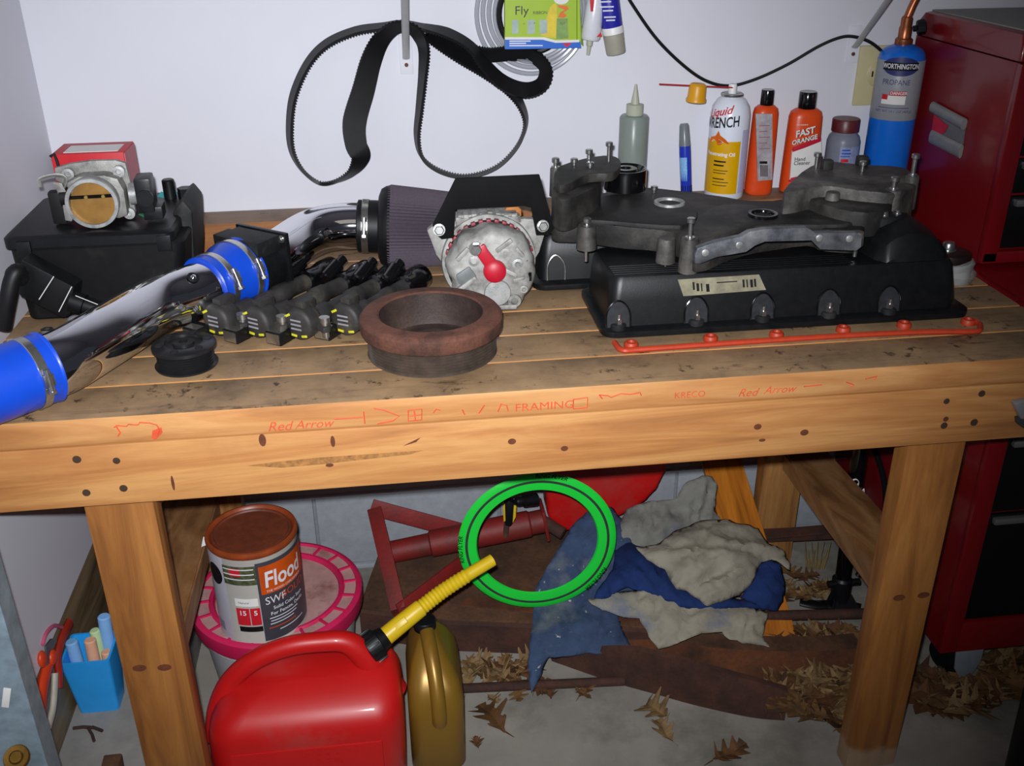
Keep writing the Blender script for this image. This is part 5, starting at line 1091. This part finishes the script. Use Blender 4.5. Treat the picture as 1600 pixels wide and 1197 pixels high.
# green flying ring
rc = A(840, 848, y=.400); gr = thing('flying_ring', 'bright green flying ring with a black stripe leaning under the bench', 'ring', rc+V((0, 0, -.15)))
rn = V((-.04, -1, .03)).normalized(); Mr = frame(rc, rn, (1, 0, 0)); RO, RI = .1505, .1145
M['neon'] = plain('neon_green', '1bd53e', .42, var=.04, sc=10, dirt=lin('7a8a2a'), dirtamt=.14)
part('body', G().lathe([(RI, -.002), (RI+.002, .0015), (.135, .0030), (RO-.003, .0015), (RO, -.001), (RO-.001, -.003), (.135, -.001), (RI, -.002)], rc, rn, n=84), M['neon'], gr)
part('stripe', G().lathe([(.1322, .0031), (.1347, .0034), (.1372, .0031)], rc, rn, n=84), plain('stripe_grey', '2d3a33', .5, var=.2, sc=60), gr)
for a in (92, -10, -128):
    def rm(x, y, a=a):
        r = .1462+y; t = rad(a)-x/.1462 if True else 0
        return Mr @ V((r*cos(rad(90)+rad(a)-x/.1462) if False else r*sin(rad(0)+rad(-a)+x/.1462+0), r*cos(rad(-a)+x/.1462), .0034-max(0, (r-.135))*.06))
    part('lettering', G().text('RING FLYER', .0115, rm, bold=.015, shear=.2), M['blackmatte'], gr)
# the red container at the back
rb = thing('red_container', 'red plastic container lying behind the green ring under the bench', 'container', A(950, 820, y=.62))
g = G(); g.prism([A(u, v, y=.60) for u, v in ((850, 690), (1048, 690), (1042, 738), (1028, 766), (1010, 785), (980, 804), (930, 828), (880, 834), (856, 812))], (.0, .075, .01), bev=.016, seg=4); part('body', g, M['canred'], rb)
# cloths
def raymeet(u, v, P0, n):
    d = FW + RT*((u-W_/2)/F_) - UP*((v-H_/2)/F_); t = (V(P0)-CAM).dot(n)/d.dot(n); return CAM+d*t
def prof(pr, v):
    if v <= pr[0][0]: return pr[0][1]
    for (v0, y0_), (v1, y1_) in zip(pr, pr[1:]):
        if v <= v1: return y0_+(y1_-y0_)*(v-v0)/(v1-v0)
    return pr[-1][1]
def rag(name, label, px, P0, n, bulge, amp, sc, seed, mat, cat='cloth', grid=5, edge=26, group=None):
    n = V(n).normalized(); px = [V(p) for p in px]
    den = []
    for i, p in enumerate(px):
        q = px[(i+1) % len(px)]; k = max(1, int((q-p).length/grid))
        for j in range(k):
            w = p.lerp(q, j/k); den.append(w+V((noise.noise(V((w.x*.05, w.y*.05, seed)))*3, noise.noise(V((w.x*.05, w.y*.05, seed+9)))*3)) if j else w)
    ne = len(den); pts = den[:]
    us = [p.x for p in px]; vs_ = [p.y for p in px]
    def inside(x, y):
        c = False
        for i in range(ne):
            a, b = den[i], den[i-1]
            if (a.y > y) != (b.y > y) and x < (b.x-a.x)*(y-a.y)/(b.y-a.y)+a.x: c = not c
        return c
    rng = random.Random(seed); y = min(vs_)+3
    while y < max(vs_):
        x = min(us)+3
        while x < max(us):
            xx, yy = x+rng.uniform(-2, 2), y+rng.uniform(-2, 2)
            if inside(xx, yy) and min((xx-p.x)**2+(yy-p.y)**2 for p in den) > (grid*.55)**2: pts.append(V((xx, yy)))
            x += grid
        y += grid
    r = delaunay_2d_cdt([V((p[0], p[1])) for p in pts], [], [list(range(ne))], 1, 1e-4)
    b = bmesh.new(); vv = []
    for p in r[0]:
        w = A(p.x, p.y, y=prof(P0, p.y)) if isinstance(P0, list) else raymeet(p.x, p.y, P0, n); d = min(sqrt((p.x-q.x)**2+(p.y-q.y)**2) for q in den)
        s = 1-math.exp(-d/edge)
        f = 0
        for k, (fs, fa) in enumerate(((1, 1), (2.1, .5), (4.3, .25))):
            ca_, sa_ = cos(seed*1.7), sin(seed*1.7); wv = V(((p.x*ca_+p.y*sa_)*sc*fs*.0065, (p.y*ca_-p.x*sa_)*sc*fs*.016, seed*3.1+k)); wv += noise.noise_vector(wv*.6)*.8
            f += fa*(1-2.2*abs(noise.noise(wv)))
        vv.append(b.verts.new(w+n*(bulge*s+amp*f*(.35+.65*s))))
    for f in r[2]:
        try: b.faces.new([vv[i] for i in f])
        except ValueError: pass
    bmesh.ops.recalc_face_normals(b, faces=b.faces[:]); g = G(); g._add(b)
    bmesh.ops.smooth_vert(g.bm, verts=g.bm.verts[:], factor=.15, use_axis_x=True, use_axis_y=True, use_axis_z=True)
    c = A(sum(us)/len(us), max(vs_), y=prof(P0, max(vs_))) if isinstance(P0, list) else raymeet(sum(us)/len(us), max(vs_), P0, n)
    o = solo(name, g, mat, label, cat, c, group=group, smooth=75)
    md_ = o.modifiers.new('thickness', 'SOLIDIFY'); md_.thickness = .002; md_.offset = -1
    return o
def cloth(name, a, b_, c, sc=9, spots=None, w=(.45, .62)):
    k = N(name); k.set(Roughness=.95); k.p.inputs['Specular IOR Level'].default_value = .15; vec = k.coord(); f = k.noise(vec, sc, 6, .65)
    colr = k.ramp(f, [(.3, c), (w[0], b_), (w[1], a)])
    if spots:
        f2 = k.noise(vec, 70, 3, .5); colr = k.mix(k.ramp(f2, [(.68, (0, 0, 0, 1)), (.72, (1, 1, 1, 1))]), colr, lin(spots))
    k.color(colr); k.bump(k.noise(vec, 30, 4, .55, 1.5), .5, .004); return k.m
M['bluecloth'] = cloth('blue_cloth', '465673', '3b4a66', '666c74', 7, 'b0b0a8')
M['deepblue'] = cloth('deep_blue_cloth', '263a6e', '1f2f5a', '1b2644', 8)
M['tancloth'] = cloth('tan_cloth', '9a9484', '8d8778', '4c5a78', 9, None, (.38, .6))
M['greycloth'] = cloth('grey_cloth', '85847c', '78776f', '5a6272', 9)
M['beigecloth'] = cloth('beige_cloth', 'a39c8a', '958f7f', '6a7286', 8)
def C2(l): return [(800+x/3.326, 700+y/3.326) for x, y in l]
nn = (0, -.55, .83)
rag('blue_cloth', 'dusty blue cloth hanging down from the pile behind the green ring', C2([(450, 300), (380, 340), (300, 420), (200, 590), (120, 730), (105, 900), (90, 1000), (80, 1150), (100, 1280), (118, 1250), (150, 1190), (190, 1090), (280, 1090), (400, 1065), (560, 1085), (610, 1070), (615, 1020), (580, 950), (560, 880), (560, 800), (660, 740), (640, 560), (600, 400), (530, 320)]),
    [(780, .600), (850, .500), (925, .436), (955, .394), (980, .352), (1005, .318), (1030, .288), (1060, .262), (1090, .246)], (0, -.5, .87), .008, .010, 2.4, 3, M['bluecloth'])
rag('beige_rag', 'ragged beige cloth spread lowest at the front of the pile', C2([(390, 790), (480, 760), (600, 745), (720, 740), (850, 760), (900, 790), (1060, 800), (1180, 810), (1330, 860), (1300, 990), (1340, 1040), (1200, 1020), (1130, 1000), (1090, 960), (980, 970), (860, 1020), (760, 1050), (720, 1000), (660, 890), (560, 880), (470, 850)]),
    [(920, .385), (960, .335), (1000, .283), (1020, .262)], (0, -.5, .87), .010, .012, 3.0, 5, M['beigecloth'])
rag('blue_rag', 'dark blue cloth folded in the middle of the pile', C2([(545, 470), (660, 490), (820, 600), (900, 700), (1000, 780), (1200, 790), (1330, 840), (1000, 850), (850, 830), (750, 770), (600, 730), (480, 790), (420, 780), (520, 640)]),
    [(840, .53), (900, .405), (950, .345)], (0, -.5, .87), .012, .014, 2.8, 8, M['deepblue'])
rag('tan_cloth', 'big crumpled tan cloth stained blue on top of the pile', C2([(640, 520), (760, 500), (850, 430), (980, 380), (1100, 375), (1280, 420), (1330, 500), (1420, 540), (1440, 600), (1440, 640), (1350, 585), (1290, 600), (1250, 700), (1180, 770), (1100, 800), (1010, 830), (900, 750), (850, 740), (820, 690), (790, 640), (700, 590)]),
    [(800, .545), (900, .385), (960, .318)], nn, .026, .018, 2.6, 11, M['tancloth'])
rag('grey_cloth', 'grey dusty cloth at the back of the pile by the red container', C2([(540, 400), (590, 320), (700, 280), (850, 265), (900, 180), (980, 145), (1040, 150), (1065, 200), (1050, 330), (1120, 385), (980, 420), (860, 470), (760, 510), (640, 530), (545, 480)]),
    [(740, .59), (800, .575), (860, .49)], (0, -.7, .71), .016, .018, 2.8, 14, M['greycloth'])
rag('navy_bundle', 'bright blue bundled cloth at the right end of the pile', C2([(1180, 775), (1240, 690), (1290, 600), (1350, 580), (1400, 610), (1418, 690), (1410, 800), (1380, 850), (1300, 850), (1220, 800)]),
    [(870, .425), (960, .335)], nn, .022, .010, 2.4, 17, M['deepblue'])
# rusty bars on the floor
def ribbonbar(name, label, bot, top, thick, mat, cat, dy=.02):
    L_ = []
    n = len(bot); B = smoothpath([A(u, v, z=.001) for u, v in bot], 6); T_ = smoothpath([A(u, v, y=A(*bot[i], z=.001).y+dy) for i, (u, v) in enumerate(top)], 6)
    for b_, t_ in zip(B, T_): L_.append([b_, t_, t_+V((0, thick, .002)), b_+V((0, thick, 0))])
    t = thing(name, label, cat, B[len(B)//2]); part('bar', G().loft(L_), mat, t); return t, B, T_
ribbonbar('bent_steel_bar', 'dark rusty curved steel bar lying in front of the cloth pile', [(862, 1033), (951, 1064), (1025, 1085), (1090, 1103), (1173, 1121), (1226, 1126)], [(859, 1028), (930, 1018), (990, 1017), (1044, 1028), (1140, 1054), (1232, 1080)], .012, M['rustdark'], 'steel bar')
t, B, T_ = ribbonbar('rusty_channel', 'orange rusty steel channel running behind the right front leg', [(985, 1040), (1050, 1040), (1122, 1050), (1192, 1061), (1307, 1059), (1352, 1050)], [(970, 1010), (1030, 1008), (1122, 1020), (1206, 1025), (1300, 1025), (1352, 1020)], .012, M['rustorange'], 'steel bar', .006)
g = G(); L_ = [[t_+V((0, .002, 0)), t_+V((0, .055, .002)), t_+V((0, .055, -.003)), t_+V((0, .002, -.004))] for t_ in T_]; g.loft(L_); part('top_flange', g, M['rustbrown'], t)
r_ = thing('rusty_rod', 'thin rusty rod on the floor right of the gold jug', 'rod', A(800, 1075, z=0)); part('rod', G().cyl(A(696, 1077, z=.010), A(975, 1064, z=.010), .009, n=14), M['rustdark'], r_)
r_ = thing('rusty_rod', 'rusty rod sticking out right of the cloth pile to the front leg', 'rod', A(1270, 965, z=0)); part('rod', G().cyl(A(1180, 963, z=.045), A(1372, 958, z=.045), .0105, n=14), M['rustdark'], r_); 
ai = thing('angle_iron', 'rusty angle iron resting across the rear bench leg', 'angle iron', A(1240, 850, y=.55))
p_, q_ = A(1176, 838, y=.555), A(1420, 826, y=.555)
part('upright_flange', bar(p_, q_, .034, .005, (0, -1, 0)), M['rustdark'], ai); part('flat_flange', G().box(p_.x, q_.x, .527, .555, p_.z+.010, p_.z+.015), M['rustdark'], ai)
# orange varnished board
ob = thing('varnished_board', 'orange varnished board leaning on the block wall behind the cloth pile', 'board', A(1205, 1010, z=0))
b0, b1 = A(1166, 1012, z=0), A(1252, 1000, z=0); t0, t1 = A(1096, 726, y=.672), A(1152, 722, y=.672)
up_ = ((t0+t1)/2-(b0+b1)/2).normalized(); sd_ = V((.087, 0, 0)); bm_ = (b0+b1)/2; L0_ = ((t0+t1)/2-bm_).length
nrm = up_.cross(V((1, 0, 0))).normalized()*-1
if nrm.z < 0: nrm = -nrm
b2_ = bm_+nrm*.004
g = G(); g.loft([[p-sd_/2, p+sd_/2, p+sd_/2+nrm*.016, p-sd_/2+nrm*.016] for p in (b2_+V((0, 0, .004)), b2_+up_*(L0_+.0))]); bmesh.ops.bevel(g.bm, geom=g.bm.edges[:], offset=.002, segments=2, affect='EDGES'); part('plank', g, M['orangewood'], ob)
# bicycle pump
bp = thing('bicycle_pump', 'black floor pump standing behind the right bench brace', 'pump', (1.405, .42, 0))
pb = V((1.400, .425, .03)); ptp = A(1343, 706, y=.44)
ptp = pb+(ptp-pb)*1.12
part('barrel', G().cyl(pb+(ptp-pb)*.10, ptp, .0155, n=24), M['blackgloss'], bp); part('lower_cuff', G().lathe([(.020, 0), (.0205, .05), (.0165, .055)], pb, ptp-pb, n=24, cap=True), M['blackplastic'], bp)
part('cross_bolt', G().cyl(pb+V((-.034, -.005, .045)), pb+V((.034, -.005, .045)), .007, n=12), M['blackplastic'], bp)
g = G(); g.loft([[V((pb.x-.026, .40, .0)), V((pb.x+.045, .385, 0)), V((pb.x+.030, .45, 0)), V((pb.x-.02, .45, 0))], [V((pb.x-.016, .415, .05)), V((pb.x+.018, .412, .05)), V((pb.x+.016, .44, .05)), V((pb.x-.014, .44, .05))]]); bmesh.ops.bevel(g.bm, geom=g.bm.edges[:], offset=.004, segments=2, affect='EDGES'); part('base', g, M['blackplastic'], bp)
part('foot_bar', G().tube(smoothpath([A(1250, 940, z=.018), A(1275, 945, z=.015), A(1315, 944, z=.012), A(1345, 950, z=.012)], 5), (.013, .006), n=14, flat=(0, -1, 0)), M['blackplastic'], bp)
part('hose', G().tube(smoothpath([A(1366, 700, y=.46), A(1380, 745, y=.46), A(1384, 790, y=.46), A(1375, 825, y=.45), A(1358, 870, y=.44), A(1340, 900, y=.43)], 8), .0060, n=10), M['rubber'], bp)
def lg(u, v): return A(u, v, y=.4215)
part('white_logo', G().tube(smoothpath([lg(1341, 755), lg(1337, 760), lg(1332, 757), lg(1332, 751), lg(1338, 749), lg(1342, 754), lg(1340, 763), lg(1346, 768), lg(1350, 764), lg(1349, 772), lg(1343, 776)], 5), (.0016, .0008), n=6), M['paper'], bp)
# dry weed
dw = thing('dry_weed', 'tuft of dry grass stubble against the block wall by the rear leg', 'weed', A(1272, 885, z=0))
for k in range(9):
    b_ = A(1262+k*3, 888, z=.002); e_ = A(1258+k*5, 846+(k*13) % 26, y=b_.y+.004); part('stem', G().tube([b_, b_.lerp(e_, .5)+V((.002*(k % 3-1), 0, 0)), e_], lambda t: .0032*(1-t)+.0006, n=5), plain('dry_straw', '7b6a45', .9, var=.25) if k == 0 else bpy.data.materials['dry_straw'], dw)
# chalk box, shears, twigs at the left
cx_ = thing('chalk_box', 'small light blue plastic box of chalk sticks beside the left front leg', 'box', (-.020, .235, .10))
zt_ = A(140, 1040, y=.205).z
L_ = []
def bl(f, z): 
    x0 = -.061*(1-f)-.068*f; x1 = .004*(1-f)+.012*f; y0_ = .226*(1-f)+.212*f; y1_ = .275*(1-f)+.290*f; return x0, x1, y0_, y1_
for f, z, s in ((0, .1005, 0), (.0, .1005, 0), (1, zt_, 0), (1, zt_, .004), (.05, .106, .003)):
    x0, x1, y0_, y1_ = bl(f, z); L_.append(rrect(x0+s, x1-s, y0_+s, y1_-s, z, .006, 3))
part('tub', G().loft(L_), plain('sky_blue_plastic', '2aa2f2', .4, var=.04), cx_)
for i, (x, y, zz, r, lean, mname, hexc) in enumerate(((-.048, .243, .018, .0110, -.06, 'chalk_blue', '7fb2e6'), (-.026, .243, .018, .0105, .02, 'chalk_peach', 'e0a98a'), (-.010, .268, .045, .0115, .08, 'chalk_blue', ''), (-.016, .262, .022, .0095, -.04, 'chalk_green', 'bcd6a0'), (-.006, .241, -.008, .0100, .05, 'chalk_peach', ''))):
    m_ = bpy.data.materials.get(mname) or plain(mname, hexc, .9, var=.05)
    t = thing('chalk_stick', ['pale blue chalk stick at the left front of the small blue box', 'peach chalk stick in the middle of the small blue box', 'tall pale blue chalk stick at the right back of the small blue box', 'pale green chalk stick behind the peach one', 'short peach chalk stick low at the right of the small blue box'][i], 'chalk', (x, y, .108), group='chalk sticks in the blue box')
    part('stick', G().cyl((x, y, .108), (x+lean*.1, y+.006, zt_+zz), r, r*.92, n=18, bev=.002), m_, t)
ps = thing('pruning_shears', 'orange and grey pruning shears leaning on the left wall', 'shears', A(75, 1138, y=.18))
M['shear'] = plain('shear_orange', 'd2401c', .4, var=.05)
def sh_(u, v, x=-.060): return A(u, v, x=x)
part('handle', G().tube(smoothpath([sh_(64, 1140), sh_(63, 1105), sh_(66, 1075), sh_(72, 1048), sh_(80, 1025)], 6), [(.014-.004*abs(i-10)/14, .008) for i in range(25)], n=14, flat=(0, 1, 0)), M['shear'], ps)
part('handle_inlay', G().tube(smoothpath([sh_(75, 1136, -.052), sh_(82, 1110, -.052), sh_(85, 1080, -.052), sh_(86, 1052, -.052)], 6), [(.0075, .005)]*19, n=12, flat=(0, 1, 0)), plain('inlay_grey', 'b8b4a4', .5), ps)
part('handle', G().tube(smoothpath([sh_(92, 1075, -.060), sh_(92, 1050, -.060), sh_(90, 1028, -.060), sh_(96, 1000, -.060), sh_(108, 974, -.060)], 6), [(.008+.003*(i/24), .006) for i in range(25)], n=12, flat=(0, 1, 0)), plain('shear_dark_red', '9a2a1c', .45, var=.1), ps)
part('pivot', G().sphere(sh_(82, 1027, -.052), .013, sc=(.5, 1, 1)), M['shear'], ps); part('pivot', G().sphere(sh_(66, 1030, -.057), .012, sc=(.5, 1, 1.2)), M['shear'], ps)
part('blade', G().prism([sh_(72, 1040, -.055), sh_(69, 1010, -.055), sh_(78, 998, -.055), sh_(86, 1002, -.055), sh_(77, 1024, -.055)], (.003, 0, 0)), plain('blade_grey', '6f7274', .4, .7), ps)
part('pink_loop', G().tube(smoothpath([sh_(66, 1008), sh_(72, 990), sh_(84, 978), sh_(96, 980)], 5), .0035, n=8), plain('loop_pink', 'c05a78', .5), ps)
for i, pts_ in enumerate((((114, 1138), (130, 1136), (146, 1137)), ((144, 1136), (160, 1142)), ((138, 1138), (144, 1148), (147, 1158)))):
    c_ = A(*pts_[0], z=.1035); t = thing('twig', ['thin dark twig lying flat below the blue chalk box', 'short dark twig at the right of the twigs below the chalk box', 'bent dark twig pointing to the viewer below the chalk box'][i], 'twig', c_); part('stem', G().tube([A(u, v, z=.1035) for u, v in pts_], .0028, n=6), plain('twig_brown', '3c2a22', .9), t)
wc = thing('wood_offcut', 'dark wood block standing on the curb by the left front leg', 'wood block', A(182, 1185, z=.10)); q0 = A(166, 1197, z=.10)
g = G(); g.box(.018, .046, .060, .085, .10, .142, bev=.003).jitter(.002, 40); part('block', g, M['rustbrown'], wc)
# galvanised post and brass wheel at the left edge, black pole at the right edge
gp2 = thing('metal_post', 'grey galvanised steel post with slots at the left frame edge', 'post', (-.03, -.10, .10))
M['galv'] = plain('galvanised_steel', '8496a0', .5, .1, var=.25, sc=40)
part('face', G().box(-.060, .0215, -.103, -.100, .10, .78), M['galv'], gp2); part('edge_flange', G().box(.0185, .0215, -.100, -.068, .10, .78), M['galv'], gp2)
for z in (A(10, 1090, y=-.103).z,): 
    Mx = MX.Translation((A(10, 1090, y=-.103).x, -.1035, z)) @ MX.Rotation(.3, 4, 'Y'); part('slot', G().box(-.0045, .0045, -.0006, .0006, -.016, .016, bev=.0003, M=Mx), M['paper'], gp2)
bw = thing('brass_wheel', 'small brass wheel on the grey post in the bottom left corner', 'wheel', A(22, 1178, y=-.12)); c_ = A(26, 1184, y=-.118)
part('disc', G().lathe([(0, .005), (.007, .005), (.009, .003), (.015, .0035), (.0165, 0), (.015, -.005), (0, -.005)], c_, (0.1, -.6, .8), n=30), plain('old_brass', '7a5a24', .35, .8, var=.3), bw)
bpz = thing('black_pole', 'black pole cutting across the bottom right corner', 'pole', (1.45, -.12, 0)); p_, q_ = A(1592, 1200, y=-.10), A(1618, 1095, y=-.10)
part('tube', G().cyl(p_-(q_-p_)*.62, q_+(q_-p_)*.6, .020, n=20), M['rubber'], bpz)
# grey steel piece at the right edge before the apron
vs = thing('vise_jaw', 'grey steel vise corner at the right edge before the bench front', 'vise', A(1600, 650, y=-.05))
g = G(); g.prism([A(u, v, y=-.014) for u, v in ((1585, 632), (1600, 627), (1650, 622), (1650, 655), (1596, 656))], (0, .012, 0), bev=.003); part('jaw', g, plain('jaw_steel', '9a9b9d', .4, .5, var=.1), vs)
g = G(); g.prism([A(u, v, y=-.012) for u, v in ((1590, 654), (1650, 652), (1650, 676), (1600, 670), (1591, 664))], (0, .010, 0), bev=.003); part('lower_block', g, plain('jaw_dark', '3b3d3d', .5, .3), vs)
# ------------------------------------------------------------------ dry oak leaves
def leafmesh(seed, curl):
    rng = random.Random(seed); half = []
    for t, w in ((0, .02), (.10, .06), (.17, .20), (.22, .30), (.27, .16), (.36, .14), (.44, .40), (.49, .44), (.55, .18), (.62, .15), (.69, .34), (.74, .36), (.79, .16), (.85, .15), (.90, .20), (.94, .10)):
        half.append((t+(rng.uniform(-.02, .02) if 0 < t < 1 else 0), w*rng.uniform(.75, 1.2)))
    b = bmesh.new(); sp = []; Lr = []; Rr = []
    def z(x, y): return curl*(abs(x)**1.3)*1.1 + .10*curl*sin(y*6+seed) + .05*noise.noise(V((x*4, y*4, seed)))
    for t, w in half:
        w2 = w*rng.uniform(.8, 1.15); a = .10 if w > .2 else 0
        sp.append(b.verts.new((0, t-.5, z(0, t)))); Lr.append(b.verts.new((-w, t-.5+a, z(w, t)))); Rr.append(b.verts.new((w2, t-.5+a, z(w2, t))))
    for i in range(len(sp)-1):
        b.faces.new((Lr[i], sp[i], sp[i+1], Lr[i+1])); b.faces.new((sp[i], Rr[i], Rr[i+1], sp[i+1]))
    tip = b.verts.new((0, .5, z(0, 1))); b.faces.new((Lr[-1], sp[-1], tip)); b.faces.new((sp[-1], Rr[-1], tip))
    s0 = b.verts.new((.012, -.5, .0)); s1 = b.verts.new((.03, -.78, .03)); s2 = b.verts.new((.045, -.78, .03)); b.faces.new((sp[0], s0, s2, s1))
    me = bpy.data.meshes.new('leaf'); b.to_mesh(me); b.free(); return me
def leafmat(n_, a, b_, c): 
    k = N(n_); k.set(Roughness=.8); k.color(k.ramp(k.noise(k.coord(), 2.5, 4), [(.3, c), (.5, b_), (.7, a)])); return k.m
LM = [leafmat('leaf_tan', '7e5c34', '694a26', '48321b'), leafmat('leaf_brown', '6d4724', '573719', '3a2412'), leafmat('leaf_pale', '94794f', '7d623d', '584228')]
LMESH = []
for i in range(9):
    me = leafmesh(i+1, (.25, .5, .8)[i % 3]); me.materials.append(LM[i % 3]); LMESH.append(me)
def leaf(u, v, size, rot, i, label, group, z=.004, tilt=(0, 0)):
    o = bpy.data.objects.new('oak_leaf', LMESH[i % 9]); COL.objects.link(o); p = A(u, v, z=z); o.location = p; o.scale = (size, size, size); o.rotation_euler = (tilt[0], tilt[1], rot)
    o['label'] = label; o['category'] = 'leaf'; o['group'] = group; return o
gl = 'dry oak leaves on the floor'
leaf(768, 1120, .085, .5, 4, 'large brown oak leaf on the floor right of the gold jug', gl)
leaf(745, 1160, .030, .1, 1, 'small brown leaf scrap below the large leaf by the gold jug', gl)
leaf(1022, 1108, .075, -2.6, 5, 'pale curled oak leaf standing alone on the bare concrete', gl, z=.012, tilt=(.5, .3))
leaf(1038, 1142, .055, .3, 2, 'tan leaf tip touching the pale curled leaf', gl, z=.006)
leaf(1140, 1176, .075, -1.2, 7, 'single brown oak leaf nearest the right front leg on bare concrete', gl)
rng = random.Random(5)
def scatter(n, us, vs, zs, smin, smax, label, group, acc=None):
    c = 0
    while c < n:
        u, v = rng.uniform(*us), rng.uniform(*vs)
        if acc and not acc(u, v): continue
        leaf(u, v, rng.uniform(smin, smax), rng.uniform(0, 6.28), rng.randrange(9), label, group, z=rng.uniform(*zs), tilt=(rng.uniform(-.24, .24), rng.uniform(-.24, .24))); c += 1
scatter(22, (712, 832), (1030, 1062), (.004, .012), .045, .07, 'dry oak leaf in the litter between the ramp and the thin rod', 'leaf litter behind the thin rod')
scatter(10, (700, 960), (1068, 1092), (.004, .006), .03, .05, 'small dry leaf lying along the thin rod on the floor', 'leaves along the thin rod', acc=lambda u, v: v > 1076-(u-700)*.03)
scatter(64, (1205, 1352), (1040, 1135), (.006, .045), .05, .085, 'dry oak leaf in the heap against the right front leg', 'leaf heap by the right leg', acc=lambda u, v: v < 1140-(1352-u)*.25 and v > 1062-(u-1205)*.12)
scatter(36, (1225, 1350), (985, 1020), (.008, .03), .05, .075, 'dry leaf in the litter behind the orange rusty channel', 'leaf litter behind the rusty channel')
scatter(16, (1225, 1300), (885, 940), (.006, .03), .04, .07, 'dry leaf in the litter at the foot of the rear leg', 'leaf litter by the rear leg')
scatter(44, (1425, 1610), (1010, 1100), (.004, .014), .06, .10, 'dry oak leaf on the floor under the roller cabinet', 'leaves under the roller cabinet', acc=lambda u, v: v < 1112-(u-1425)*.16 and not (1440 < u < 1545 and v < 1062))
scatter(8, (1440, 1610), (1070, 1110), (.004, .01), .07, .10, 'dry oak leaf on the open floor in front of the roller cabinet', 'leaves before the roller cabinet')
